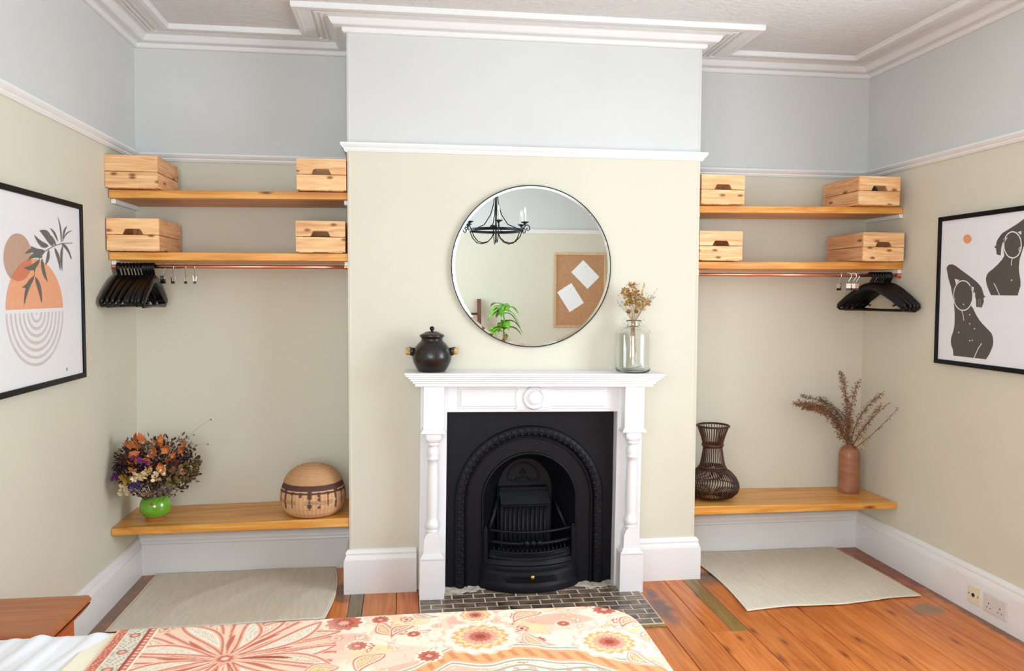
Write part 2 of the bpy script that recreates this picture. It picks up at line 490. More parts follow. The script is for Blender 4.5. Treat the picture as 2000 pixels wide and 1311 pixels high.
def floor_mat(name):
    m, nt, b = newmat(name)
    v, src = coords(nt, (13, 1.1, 13))
    n1 = noise(nt, v, 1.4, 6, 1.6, 0.6)
    c = ramp(nt, n1, [(0.22, srgb(160, 76, 26)), (0.42, srgb(206, 112, 46)), (0.6, srgb(224, 134, 64)), (0.8, srgb(236, 156, 86))])
    mp = N(nt, 'ShaderNodeMapping'); mp.inputs['Scale'].default_value = (70, 2.0, 20); nt.links.new(src, mp.inputs[0])
    n2 = noise(nt, mp.outputs[0], 1.5, 4, 0.5)
    col = mixc(nt, 0.7, c, ramp(nt, n2, [(0.3, (0.74, 0.70, 0.66, 1)), (0.65, (1, 1, 1, 1))]), 'MULTIPLY')
    mk = N(nt, 'ShaderNodeMapping'); mk.inputs['Scale'].default_value = (11, 3.4, 0.5); nt.links.new(src, mk.inputs[0])
    vo = N(nt, 'ShaderNodeTexVoronoi'); vo.inputs['Scale'].default_value = 1.0
    nt.links.new(flat2d(nt, vo, mk.outputs[0], 2), vo.inputs['Vector'])
    kr = ramp(nt, vo.outputs['Distance'], [(0.05, (1, 1, 1, 1)), (0.13, (0.4, 0.4, 0.4, 1)), (0.24, (0, 0, 0, 1))])
    sep = N(nt, 'ShaderNodeSeparateColor'); nt.links.new(vo.outputs['Color'], sep.inputs[0])
    gt = N(nt, 'ShaderNodeMath', operation='GREATER_THAN'); gt.inputs[1].default_value = 0.72
    nt.links.new(sep.outputs[0], gt.inputs[0])
    mu = N(nt, 'ShaderNodeMath', operation='MULTIPLY'); nt.links.new(kr, mu.inputs[0]); nt.links.new(gt.outputs[0], mu.inputs[1])
    col = mixc(nt, mu.outputs[0], col, srgb(140, 68, 30))
    oi = N(nt, 'ShaderNodeObjectInfo'); hs = N(nt, 'ShaderNodeHueSaturation')
    mr = N(nt, 'ShaderNodeMapRange'); mr.inputs[3].default_value = 0.88; mr.inputs[4].default_value = 1.1
    nt.links.new(oi.outputs['Random'], mr.inputs[0]); nt.links.new(mr.outputs[0], hs.inputs['Value']); nt.links.new(col, hs.inputs['Color'])
    col = hs.outputs[0]
    g = N(nt, 'ShaderNodeNewGeometry')
    sx = N(nt, 'ShaderNodeSeparateXYZ'); nt.links.new(g.outputs['Position'], sx.inputs[0])
    warp = noise(nt, g.outputs['Position'], 14, 4)

    def blob(cx, cy, rx, ry, soft=0.65, amp=0.8):
        out = []
        for sock, c0, r0 in ((sx.outputs[0], cx, rx), (sx.outputs[1], cy, ry)):
            a = N(nt, 'ShaderNodeMath', operation='SUBTRACT'); nt.links.new(sock, a.inputs[0]); a.inputs[1].default_value = c0
            d = N(nt, 'ShaderNodeMath', operation='DIVIDE'); nt.links.new(a.outputs[0], d.inputs[0]); d.inputs[1].default_value = r0
            p = N(nt, 'ShaderNodeMath', operation='MULTIPLY'); nt.links.new(d.outputs[0], p.inputs[0]); nt.links.new(d.outputs[0], p.inputs[1])
            out.append(p.outputs[0])
        ad = N(nt, 'ShaderNodeMath', operation='ADD'); nt.links.new(out[0], ad.inputs[0]); nt.links.new(out[1], ad.inputs[1])
        w = N(nt, 'ShaderNodeMath', operation='MULTIPLY_ADD'); nt.links.new(warp, w.inputs[0]); w.inputs[1].default_value = 3.2; nt.links.new(ad.outputs[0], w.inputs[2])
        r = N(nt, 'ShaderNodeMapRange'); nt.links.new(w.outputs[0], r.inputs[0])
        r.inputs[1].default_value = 2.5 - soft; r.inputs[2].default_value = 2.5 + soft; r.inputs[3].default_value = amp; r.inputs[4].default_value = 0
        return r.outputs[0]
    # old stains in the boards: soot beside the hearth, grey patch and dark varnish by the right skirting
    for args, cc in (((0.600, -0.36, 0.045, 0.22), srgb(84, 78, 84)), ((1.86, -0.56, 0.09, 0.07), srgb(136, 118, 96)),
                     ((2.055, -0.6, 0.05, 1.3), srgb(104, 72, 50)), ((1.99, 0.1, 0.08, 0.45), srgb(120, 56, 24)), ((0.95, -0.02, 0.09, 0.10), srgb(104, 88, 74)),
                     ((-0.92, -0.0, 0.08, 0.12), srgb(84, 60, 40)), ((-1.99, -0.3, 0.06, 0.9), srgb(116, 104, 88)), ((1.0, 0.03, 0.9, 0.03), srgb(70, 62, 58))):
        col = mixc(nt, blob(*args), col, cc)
    nt.links.new(col, b.inputs['Base Color'])
    b.inputs['Roughness'].default_value = 0.33; b.inputs['Specular IOR Level'].default_value = 0.5
    bump(nt, b, n2, 0.15, 0.002)
    return m


M['floorboard'] = floor_mat('varnished_floorboard')
M['underfloor'] = plain('dark_gap', srgb(40, 26, 18), 0.95)


def rug_mat():
    m, nt, b = newmat('woven_cream_rug')
    v, _ = coords(nt, (260, 120, 1), rnd=False)
    n1 = noise(nt, v, 1.0, 3)
    v2, _ = coords(nt, (50, 6, 1), rnd=False)
    n2 = noise(nt, v2, 1.2, 5)
    c = ramp(nt, n1, [(0.3, srgb(220, 209, 188)), (0.7, srgb(246, 239, 224))])
    c = mixc(nt, 0.8, c, ramp(nt, n2, [(0.3, (0.86, 0.84, 0.80, 1)), (0.7, (1, 1, 1, 1))]), 'MULTIPLY')
    nt.links.new(c, b.inputs['Base Color']); b.inputs['Roughness'].default_value = 0.95
    bump(nt, b, n1, 0.5, 0.004)
    return m


M['rug'] = rug_mat()
M['rug_hem'] = plain('rug_hem', srgb(236, 230, 214), 0.95, var=0.05)

# outlines of the two prints (y, z) on their walls
FIG1= [(-0.352, 1.643), (-0.357, 1.654), (-0.369, 1.661), (-0.393, 1.663), (-0.419, 1.654), (-0.47, 1.627), (-0.52, 1.601), (-0.549, 1.585), (-0.574, 1.57), (-0.591, 1.556), (-0.603, 1.544), (-0.613, 1.524), (-0.618, 1.511), (-0.63, 1.504), (-0.616, 1.498), (-0.62, 1.481), (-0.608, 1.453), (-0.57, 1.456), (-0.568, 1.488), (-0.561, 1.504), (-0.56, 1.521), (-0.548, 1.527), (-0.546, 1.497), (-0.535, 1.46), (-0.549, 1.449), (-0.572, 1.418), (-0.597, 1.392), (-0.625, 1.371), (-0.658, 1.349), (-0.677, 1.335), (-0.686, 1.318), (-0.69, 1.295), (-0.685, 1.272), (-0.668, 1.239), (-0.647, 1.213), (-0.423, 1.213), (-0.419, 1.241), (-0.405, 1.264), (-0.401, 1.281), (-0.403, 1.302), (-0.416, 1.331), (-0.423, 1.359), (-0.424, 1.393), (-0.422, 1.428), (-0.412, 1.483), (-0.388, 1.552), (-0.368, 1.594)]
FIG2= [(-0.811, 1.827), (-0.874, 1.857), (-0.905, 1.852), (-0.914, 1.83), (-0.892, 1.796), (-0.863, 1.75), (-0.849, 1.72), (-0.838, 1.69), (-0.831, 1.672), (-0.827, 1.635), (-0.829, 1.616), (-0.834, 1.598), (-0.84, 1.573), (-0.841, 1.552), (-0.832, 1.527), (-0.827, 1.51), (-0.664, 1.511), (-0.651, 1.531), (-0.639, 1.55), (-0.63, 1.573), (-0.628, 1.589), (-0.632, 1.602), (-0.641, 1.615), (-0.671, 1.632), (-0.701, 1.652), (-0.726, 1.673), (-0.738, 1.688), (-0.732, 1.72), (-0.729, 1.752), (-0.725, 1.749), (-0.718, 1.724), (-0.716, 1.691), (-0.69, 1.697), (-0.686, 1.723), (-0.672, 1.733), (-0.684, 1.736), (-0.687, 1.755), (-0.695, 1.767), (-0.708, 1.78), (-0.72, 1.791), (-0.766, 1.809)]
HEAD1= [(-0.545, 1.509), (-0.544, 1.498), (-0.543, 1.487), (-0.539, 1.477), (-0.534, 1.467), (-0.528, 1.458), (-0.521, 1.451), (-0.512, 1.445), (-0.503, 1.441), (-0.493, 1.438), (-0.482, 1.437), (-0.472, 1.437), (-0.461, 1.44), (-0.451, 1.444), (-0.442, 1.45), (-0.433, 1.457), (-0.426, 1.465), (-0.42, 1.475), (-0.415, 1.486), (-0.412, 1.497), (-0.41, 1.508), (-0.411, 1.52), (-0.413, 1.531), (-0.416, 1.542), (-0.422, 1.551), (-0.428, 1.56), (-0.436, 1.567), (-0.445, 1.573), (-0.454, 1.577), (-0.465, 1.58), (-0.475, 1.581), (-0.486, 1.579), (-0.496, 1.577), (-0.506, 1.572), (-0.515, 1.566), (-0.523, 1.559), (-0.53, 1.55), (-0.536, 1.541), (-0.54, 1.531), (-0.543, 1.52)]
HEAD2= [(-0.837, 1.732), (-0.837, 1.723), (-0.836, 1.714), (-0.833, 1.706), (-0.829, 1.699), (-0.825, 1.692), (-0.819, 1.686), (-0.812, 1.682), (-0.805, 1.679), (-0.797, 1.677), (-0.789, 1.677), (-0.781, 1.678), (-0.773, 1.68), (-0.765, 1.684), (-0.758, 1.689), (-0.752, 1.695), (-0.746, 1.703), (-0.741, 1.711), (-0.737, 1.719), (-0.735, 1.729), (-0.734, 1.738), (-0.734, 1.747), (-0.736, 1.756), (-0.738, 1.764), (-0.742, 1.772), (-0.747, 1.778), (-0.753, 1.784), (-0.76, 1.788), (-0.768, 1.791), (-0.775, 1.793), (-0.784, 1.793), (-0.792, 1.791), (-0.8, 1.789), (-0.807, 1.785), (-0.814, 1.779), (-0.821, 1.773), (-0.826, 1.766), (-0.831, 1.758), (-0.834, 1.75), (-0.836, 1.741)]
SUN= [(-0.524, 1.778), (-0.523, 1.773), (-0.52, 1.767), (-0.516, 1.763), (-0.51, 1.76), (-0.503, 1.758), (-0.496, 1.758), (-0.488, 1.759), (-0.481, 1.762), (-0.475, 1.766), (-0.47, 1.771), (-0.466, 1.776), (-0.465, 1.782), (-0.466, 1.788), (-0.469, 1.793), (-0.473, 1.797), (-0.479, 1.8), (-0.486, 1.802), (-0.494, 1.802), (-0.501, 1.801), (-0.508, 1.798), (-0.514, 1.794), (-0.519, 1.79), (-0.522, 1.784)]
TRI= [[(-0.415, 1.591), (-0.45, 1.584), (-0.426, 1.563)], [(-0.518, 1.558), (-0.551, 1.547), (-0.549, 1.527)], [(-0.835, 1.793), (-0.813, 1.789), (-0.834, 1.775)], [(-0.73, 1.763), (-0.754, 1.771), (-0.736, 1.745)]]
LINES1= [[(-0.474, 1.434), (-0.482, 1.419), (-0.49, 1.388)], [(-0.616, 1.286), (-0.594, 1.26), (-0.568, 1.213)], [(-0.788, 1.675), (-0.783, 1.661), (-0.785, 1.643)], [(-0.681, 1.566), (-0.7, 1.54), (-0.718, 1.511)], [(-0.583, 1.494), (-0.586, 1.459)], [(-0.596, 1.494), (-0.599, 1.458)], [(-0.421, 1.493), (-0.413, 1.486), (-0.417, 1.472), (-0.428, 1.468)], [(-0.832, 1.722), (-0.824, 1.715), (-0.829, 1.701)]]
DOTS= [(-0.484, 1.466), (-0.531, 1.374), (-0.565, 1.352), (-0.535, 1.293), (-0.552, 1.296), (-0.788, 1.578), (-0.457, 1.329), (-0.529, 1.417)]
LEAVES= [([(-0.563, 1.705), (-0.593, 1.81)], 0.0141), ([(-0.55, 1.719), (-0.503, 1.778)], 0.0169), ([(-0.595, 1.707), (-0.667, 1.756)], 0.0169), ([(-0.563, 1.702), (-0.464, 1.644)], 0.0197), ([(-0.552, 1.696), (-0.561, 1.59)], 0.0254), ([(-0.629, 1.681), (-0.578, 1.591)], 0.0282), ([(-0.64, 1.688), (-0.758, 1.74)], 0.0479), ([(-0.683, 1.685), (-0.806, 1.721)], 0.0282), ([(-0.612, 1.692), (-0.719, 1.722)], 0.0282), ([(-0.715, 1.663), (-0.837, 1.677)], 0.031), ([(-0.745, 1.652), (-0.884, 1.644)], 0.0254), ([(-0.681, 1.671), (-0.715, 1.61)], 0.0282), ([(-0.746, 1.635), (-0.699, 1.545)], 0.0338), ([(-0.761, 1.628), (-0.896, 1.594)], 0.0282), ([(-0.783, 1.621), (-0.814, 1.581)], 0.0226), ([(-0.811, 1.568), (-0.913, 1.522)], 0.0226), ([(-0.822, 1.562), (-0.9, 1.457)], 0.031), ([(-0.805, 1.562), (-0.756, 1.463)], 0.0338), ([(-0.739, 1.639), (-0.86, 1.624)], 0.0254), ([(-0.563, 1.704), (-0.449, 1.763)], 0.007), ([(-0.489, 1.675), (-0.465, 1.64)], 0.0085)]
STEM= [(-0.452, 1.711), (-0.563, 1.702), (-0.636, 1.687), (-0.715, 1.663), (-0.761, 1.635), (-0.799, 1.601), (-0.816, 1.558)]
BROWN= [(-0.827, 1.635), (-0.829, 1.621), (-0.834, 1.607), (-0.841, 1.594), (-0.851, 1.582), (-0.863, 1.571), (-0.877, 1.562), (-0.893, 1.554), (-0.909, 1.549), (-0.925, 1.545), (-0.942, 1.544), (-0.959, 1.545), (-0.975, 1.548), (-0.989, 1.552), (-1.003, 1.559), (-1.014, 1.567), (-1.024, 1.577), (-1.031, 1.588), (-1.037, 1.6), (-1.04, 1.613), (-1.04, 1.626), (-1.038, 1.639), (-1.034, 1.651), (-1.027, 1.664), (-1.018, 1.676), (-1.007, 1.686), (-0.995, 1.696), (-0.981, 1.704), (-0.965, 1.71), (-0.949, 1.714), (-0.932, 1.716), (-0.916, 1.716), (-0.899, 1.714), (-0.883, 1.71), (-0.869, 1.704), (-0.856, 1.696), (-0.845, 1.686), (-0.837, 1.675), (-0.831, 1.662), (-0.827, 1.649)]
SQ = [(-0.538, 1.189)]

# ================================================================ ROOM SHELL
def wallx(b, fx, sgn, y0, y1, z0, z1, mi):      # wall whose inner face is at x=fx(z), body going outward
    t = 0.12 * sgn
    a, c = fx(z0), fx(z1)
    b.hexa([(a, y0, z0), (a + t, y0, z0), (a + t, y1, z0), (a, y1, z0), (c, y0, z1), (c + t, y0, z1), (c + t, y1, z1), (c, y1, z1)], mi)


b = MB()
for (a, c) in ((YB, -4.6), (-3.4, D)):
    wallx(b, XW, -1, a, c, 0, ZRAIL, 0); wallx(b, XW, -1, a, c, ZRAIL, ZC, 1)
wallx(b, XW, -1, -4.6, -3.4, 0, .75, 0); wallx(b, XW, -1, -4.6, -3.4, 2.5, ZC, 1)
struct(b.build('wall_left', [M['beige_wall'], M['white_wall']]))
WY0, WY1, WZ0, WZ1 = -2.9, -1.2, 0.75, 2.5      # window in the right wall
fr = lambda z: XR
b = MB()
for (a, c) in ((YB, WY0), (WY1, D)):
    wallx(b, fr, 1, a, c, 0, ZRAIL, 0); wallx(b, fr, 1, a, c, ZRAIL, ZC, 1)
wallx(b, fr, 1, WY0, WY1, 0, WZ0, 0); wallx(b, fr, 1, WY0, WY1, WZ1, ZC, 1)
struct(b.build('wall_right', [M['beige_wall'], M['white_wall']]))
b = MB(); b.box(-2.2, -HW, D, D + .12, 0, ZRAIL, 0); b.box(-2.2, -HW, D, D + .12, ZRAIL, ZC, 1)
struct(b.build('wall_alcove_left', [M['beige_wall'], M['white_wall']]))
b = MB(); b.box(HW, XR + .12, D, D + .12, 0, ZRAIL, 0); b.box(HW, XR + .12, D, D + .12, ZRAIL, ZC, 1)
struct(b.build('wall_alcove_right', [M['beige_wall'], M['white_wall']]))
b = MB()
b.box(-HW, -.31, 0, D, 0, ZRAIL, 0); b.box(.33, HW, 0, D, 0, ZRAIL, 0); b.box(-.31, .33, 0, D, .8, ZRAIL, 0)
b.box(-.31, .33, .3, D, 0, .8, 0); b.box(-HW, HW, 0, D, ZRAIL, ZC, 1)
wb = struct(b.build('wall_breast', [M['beige_wall'], M['white_wall']]))
for x_ in (-HW + .0085, HW - .0085):
    b = MB(); b.tube([(x_, .0085, .2), (x_, .0085, ZRAIL)], .0105, 10); b.build('corner_bead', M['beige_wall'], wb, smooth=True)
    b = MB(); b.tube([(x_, .0085, ZRAIL), (x_, .0085, 2.775)], .0105, 10); b.build('corner_bead', M['white_wall'], wb, smooth=True)
VX0, VX1, VZ0, VZ1 = -1.8, -0.3, 0.8, 2.45
b = MB()
for (a, c) in ((-2.2, VX0), (VX1, XR + .12)):
    b.box(a, c, YB - .12, YB, 0, ZRAIL, 0); b.box(a, c, YB - .12, YB, ZRAIL, ZC, 1)
b.box(VX0, VX1, YB - .12, YB, 0, VZ0, 0); b.box(VX0, VX1, YB - .12, YB, VZ1, ZC, 1)
struct(b.build('wall_opposite', [M['beige_wall'], M['white_wall']]))
b = MB(); b.box(-2.2, XR + .15, YB - .15, D + .15, ZC, ZC + .1)
struct(b.build('ceiling', M['ceiling']))


def window(name, axis, a0, a1, z0, z1, wpos, out):
    b = MB()

    def bx(u0, u1, w0, w1, p0, p1):
        if axis == 'y':
            b.box(min(p0, p1), max(p0, p1), u0, u1, w0, w1)
        else:
            b.box(u0, u1, min(p0, p1), max(p0, p1), w0, w1)
    p, q = wpos, wpos + out * .12
    f = .05
    bx(a0 - .07, a1 + .07, z1 - .01, z1 + .08, p - out * .02, p + out * .01); bx(a0 - .07, a0 + .01, z0, z1, p - out * .02, p + out * .01); bx(a1 - .01, a1 + .07, z0, z1, p - out * .02, p + out * .01)
    pm0, pm1 = wpos + out * .05, wpos + out * .09
    bx(a0, a1, z0, z0 + f, pm0, pm1); bx(a0, a1, z1 - f, z1, pm0, pm1); bx(a0, a0 + f, z0, z1, pm0, pm1); bx(a1 - f, a1, z0, z1, pm0, pm1)
    mid = (z0 + z1) / 2
    bx(a0, a1, mid - .025, mid + .025, pm0, pm1)
    bx((a0 + a1) / 2 - .02, (a0 + a1) / 2 + .02, z0, z1, pm0, pm1)
    o = struct(b.build(name, M['gloss']))
    b = MB()
    if axis == 'y': b.box(wpos - .1 * (out > 0) - .1 * (out < 0), wpos + .1, a0 - .09, a1 + .09, z0 - .035, z0)
    else: b.box(a0 - .09, a1 + .09, wpos - .1, wpos + .1, z0 - .035, z0)
    b.build('window_sill', M['sill'], o)
    return o


window('window_1', 'y', WY0, WY1, WZ0, WZ1, XR, 1)
window('added_window_left', 'y', -4.6, -3.4, .75, 2.5, XW(1.6), -1)  # unseen window, added on the left wall to go with the fill light
window('added_window_rear', 'x', VX0, VX1, VZ0, VZ1, YB, -1)  # unseen rear window, put in for frontal fill

# ---- swept mouldings
PATH = lambda xl: [(xl, YB), (xl, D), (-HW, D), (-HW, 0), (HW, 0), (HW, D), (XR, D), (XR, YB), (xl, YB)]
SIDES = ['left', 'alcove_left', 'return_left', 'breast', 'return_right', 'alcove_right', 'right', 'opposite']


def offs(path, i, p):
    n = len(path) - 1
    a = Vector(path[(i - 1) % n]); c = Vector(path[i % n]); d = Vector(path[(i + 1) % n])
    t1 = (c - a).normalized(); t2 = (d - c).normalized()
    n1 = Vector((t1.y, -t1.x)); n2 = Vector((t2.y, -t2.x))
    o = (n1 + n2) / (1 + n1.dot(n2))
    return c + o * p


def moulding(path, prof, i, cut=None):
    b = MB(); vs = []
    for k in (0, 1):
        for p, z in prof:
            q = offs(path, i + k, p)
            if cut and cut[k] is not None:
                q = Vector((cut[k], path[i][1] - p))
            vs.append((q.x, q.y, z))
    m = len(prof)
    fs = [(j, j + 1, m + j + 1, m + j) for j in range(m - 1)] + [(m - 1, 0, m, 2 * m - 1), tuple(range(m)), tuple(reversed(range(m, 2 * m)))]
    b.add(vs, fs)
    return b


CORN = [(0, 2.768), (.013, 2.768), (.019, 2.773), (.021, 2.780), (.021, 2.789), (.032, 2.791), (.060, 2.790), (.067, 2.794), (.075, 2.806), (.081, 2.818), (.092, 2.823),
        (.104, 2.823), (.106, 2.816), (.116, 2.816), (.118, 2.822), (.128, 2.822), (.130, 2.814), (.141, 2.814), (.143, 2.821), (.155, 2.821), (.157, 2.812), (.170, 2.811), (.186, 2.808), (.205, 2.806), (.207, 2.803), (.231, 2.803), (.235, 2.808), (.235, ZC), (0, ZC)]
pc = PATH(XW(2.8))
for i, s_ in enumerate(SIDES):
    o = moulding(pc, CORN, i).build('trim_%d' % (i + 1), M['plaster']); struct(o); o['label'] = 'white plaster cornice, %s' % s_.replace('_', ' ')


def railprof(z): return [(0, z), (.009, z), (.012, z + .005), (.016, z + .010), (.016, z + .016), (.023, z + .022), (.030, z + .030), (.032, z + .034), (.032, z + .040), (0, z + .044)]


for i, s_ in enumerate(SIDES):
    zz = 2.2 if s_ == 'breast' else (2.196 if 'return' in s_ else 2.19)
    pr = PATH(XW(2.2))
    o = moulding(pr, railprof(zz), i).build('trim_%d' % (i + 11), M['gloss']); struct(o); o['label'] = 'white picture rail, %s' % s_.replace('_', ' ')


def skirtprof(h): return [(0, 0), (.028, 0), (.028, h - .052), (.024, h - .050), (.024, h - .047), (.022, h - .040), (.017, h - .030), (.016, h - .026), (.019, h - .024), (.019, h - .018), (.015, h - .008), (.010, h - .002), (.006, h), (0, h)]


ps = PATH(XW(.1))
for i, s_ in enumerate(SIDES):
    h = {'left': .200, 'breast': .222, 'return_left': .222, 'return_right': .222}.get(s_, .217)
    if s_ == 'breast':
        o = struct(moulding(ps, skirtprof(h), i, (None, -.567)).build('baseboard_breast_left', M['gloss']))
        o = struct(moulding(ps, skirtprof(h), i, (.577, None)).build('baseboard_breast_right', M['gloss']))
    else:
        struct(moulding(ps, skirtprof(h), i).build('baseboard_' + s_, M['gloss']))

# ---- floor of separate boards
b = MB(); b.box(-2.2, XR + .12, YB - .12, D + .12, -.08, -.02)
fl = struct(b.build('floor', M['underfloor']))
edges = [-2.05, -1.89, -1.715, -1.535, -1.36, -1.18, -1.005, -.828, -.667, -.558, -.37, -.19, 0.0, .18, .37, .552, .728, .908, 1.083, 1.255, 1.43, 1.615, 1.792, 1.965, XR - .0]
HY = -.60
for i in range(len(edges) - 1):
    x0, x1 = edges[i] + .0015, edges[i + 1] - .0015
    y1 = D if (x1 < -.556 or x0 > .55) else HY
    yc = None
    segs = [(YB, y1)]
    if i % 3 == 1: segs = [(YB, -2.6), (-2.597, y1)]
    if i % 3 == 2: segs = [(YB, -1.9), (-1.897, y1)]
    for (a, c) in segs:
        if edges[i + 1] == .908 and c > 0:     # board beside the olive strip let into the floor
            b = MB(); b.cbox(x0, x1, a, -.682, -.02, 0, .0012); b.build('floorboard', M['floorboard'], fl)
            b = MB(); b.cbox(x0, .828, -.68, 0.0, -.02, 0, .0012); b.build('floorboard', M['floorboard'], fl)
            b = MB(); b.cbox(.830, x1, -.68, 0.03, -.02, 0.0005, .0012); b.build('filler_strip', M['filler_wood'], fl)
            continue
        if edges[i + 1] == -.828 and c > 0:
            b = MB(); b.cbox(x0, x1 - .066, a, c, -.02, 0, .0012); b.build('floorboard', M['floorboard'], fl)
            b = MB(); b.cbox(x1 - .064, x1, a, -.682, -.02, 0, .0012); b.build('floorboard', M['floorboard'], fl)
            b = MB(); b.cbox(x1 - .064, x1, -.68, 0.03, -.02, 0.0005, .0012); b.build('filler_strip', M['grey_wood'], fl)
            continue
        b = MB(); b.cbox(x0, x1, a, c, -.02, 0, .0012); b.build('floorboard', M['floorboard'], fl)

# ---- tiled hearth let into the floor
b = MB(); b.box(-.556, .55, -.575, .30, -.02, .0092)
hearth = b.build('hearth', M['grout']); struct(hearth)
b = MB(); b.cbox(-.556, .55, -.598, -.577, -.02, .006, .001); b.build('hearth_edging', M['filler_wood'], hearth)
tl, td, g_ = .106, .0565, .006
y = -.575 + .004; r = 0
tb = None
while y < 0.0:
    x = -.556 + .004 - (tl / 2 if r % 2 else 0)
    while x < .546:
        a, c = max(x, -.552), min(x + tl - g_, .546)
        if c - a > .02:
            b = MB(); hz = .0105 + random.uniform(-.0006, .0006)
            b.cbox(a, c, y, y + td - g_, 0, hz, .0015); b.build('tile', M['tile'], hearth)
        x += tl
    y += td; r += 1
# crumbly mortar where the iron insert meets the tiles
b = MB()


def mort(u, v):
    x = -.43 + .87 * u
    w = .035 + .03 * abs(math.sin(7 * u + 1)) + .012 * math.sin(31 * u) + (.035 if (u < .2 or u > .75) else 0)
    return (x, -.02 - w * v, .0105 + (1 - v) * .010 + .003 * math.sin(90 * u + 7 * v) - (.003 if v > .95 else 0))


b.grid(mort, 80, 6); b.build('mortar', M['mortar'], hearth, smooth='all')

# ================================================================ FIREPLACE SURROUND
T = thing('fireplace_surround', 'white painted wooden fireplace surround with turned columns and round boss', 'fireplace surround', (.005, 0, 0))
MS = M['surround']; ox = .005


def add(name, b, mat=MS, par=T, **k): return b.build(name, mat, par, **k)


b = MB()
for i, (z1, ex, ey) in enumerate(((1.120, .643, .212), (1.110, .637, .206), (1.101, .626, .198), (1.090, .615, .191), (1.079, .604, .185), (1.068, .592, .178))):
    z0 = (1.110, 1.101, 1.090, 1.079, 1.068, 1.052)[i]
    b.cbox(ox - ex, ox + ex, -ey, 0, z0, z1, .0015)
add('mantel_shelf', b)
b = MB(); b.cbox(ox - .432, ox + .432, -.098, 0, .917, 1.052, .002); add('frieze', b)
# raised frieze panel that swells into a circle round the boss
pz0, pz1, pr = .942, 1.036, .098
cz = (pz0 + pz1) / 2
poly = [(ox - .370, pz0), (ox - .370 + .0, pz1)]
h_ = (pz1 - pz0) / 2
for (w_, hh, yy0, yy1, rr) in ((.378, h_ + .008, -.096, -.104, .106), (.366, h_ - .004, -.10, -.111, .094)):
    b = MB(); b.cbox(ox - w_, ox + w_, yy1, yy0, cz - hh, cz + hh, .002)
    add('frieze_panel', b)
    b = MB()
    a_ = math.asin(min(1, (hh + .004) / rr))
    pts = [(ox + rr * math.cos(t), cz + rr * math.sin(t)) for t in np.linspace(-a_, a_, 12)] + [(ox - rr * math.cos(t), cz + rr * math.sin(t)) for t in np.linspace(a_, -a_, 12)]
    b.prism(pts, lambda u, v: (u, yy1 - .004, v), lambda u, v: (u, yy0, v)); add('panel_circle', b)
b = MB()
prof = [(.0, -.136), (.020, -.135), (.031, -.131), (.036, -.124), (.038, -.117), (.043, -.116), (.045, -.124), (.050, -.128), (.055, -.124), (.058, -.116), (.060, -.110)]
vs = []; n = 48
for r, y_ in prof:
    for i in range(n):
        a = 2 * pi * i / n; vs.append((ox + r * math.cos(a), y_, cz + r * math.sin(a)))
b.add(vs, [(j * n + i, j * n + (i + 1) % n, (j + 1) * n + (i + 1) % n, (j + 1) * n + i) for j in range(len(prof) - 1) for i in range(n)])
add('round_boss', b, smooth='all')
for sg in (-1, 1):
    cx = ox + sg * .501
    L0, L1 = sorted((ox + sg * .432, ox + sg * .563))
    b = MB(); b.cbox(L0, L1, -.098, 0, .0, 1.052, .0015); add('jamb', b)
    b = MB(); b.cbox(cx - .050, cx + .050, -.168, -.095, .842, 1.052, .002); add('pilaster_block', b)
    b = MB()
    for z0, z1, e in ((.834, .842, .054), (.827, .835, .059), (.822, .828, .062)):
        b.cbox(cx - e, cx + e, -.168 - (e - .05), -.095, z0, z1, .0015)
    add('capital', b)
    # square-to-round block under the capital
    b = MB(); vs = []; rings = ((.822, .040, 0), (.796, .040, 0), (.785, .037, .35), (.778, .032, .8), (.774, .027, 1.0)); n = 32
    for z, r, t in rings:
        for i in range(n):
            a = 2 * pi * i / n + pi / n
            q = max(abs(math.cos(a)), abs(math.sin(a)))
            rr = r * ((1 - t) / q + t)
            vs.append((cx + rr * math.cos(a), -.138 + rr * .85 * math.sin(a), z))
    fs = [(j * n + i, j * n + (i + 1) % n, (j + 1) * n + (i + 1) % n, (j + 1) * n + i) for j in range(len(rings) - 1) for i in range(n)] + [tuple(range(n)), tuple(range((len(rings) - 1) * n, len(rings) * n))]
    b.add(vs, fs); add('column_block', b, smooth=True)
    b = MB()
    b.lathe([(.026, .775), (.031, .772), (.031, .764), (.024, .760), (.022, .752), (.027, .744), (.031, .730), (.031, .718), (.026, .704), (.030, .700), (.030, .692), (.024, .689), (.025, .660), (.027, .60), (.0285, .53), (.029, .48), (.028, .43), (.026, .405),
             (.027, .395), (.033, .380), (.036, .367), (.034, .354), (.027, .347), (.033, .343), (.033, .336), (.026, .332)], (cx, -.138, 0), 32)
    add('column', b, smooth='all')
    # base block with an arched top, then moulded step and plinth
    b = MB()
    pts = [(cx - .042, .232), (cx + .042, .232), (cx + .040, .30)] + [(cx + .036 * math.cos(t), .305 + .034 * math.sin(t)) for t in np.linspace(0.15, pi - .15, 12)] + [(cx - .040, .30)]
    b.prism(pts, lambda u, v: (u, -.170, v), lambda u, v: (u, -.096, v)); add('column_foot', b)
    b = MB()
    for z0, z1, e in ((.224, .233, .047), (.214, .225, .053), (.205, .215, .060)):
        b.cbox(cx - e, cx + e, -.172 - (e - .047), -.095, z0, z1, .0015)
    add('base_moulding', b)
    b = MB(); b.cbox(cx - .0605, cx + .0605, -.180, -.0, .0065, .205, .0015); add('plinth_block', b)
T.rotation_euler = (0, .011, 0)

# ================================================================ CAST-IRON INSERT
F = thing('fireplace_insert', 'black cast-iron arched fireplace insert with front grate', 'fireplace', (.007, 0, .006))
fx = .007; AZ = .455; PY = -.035


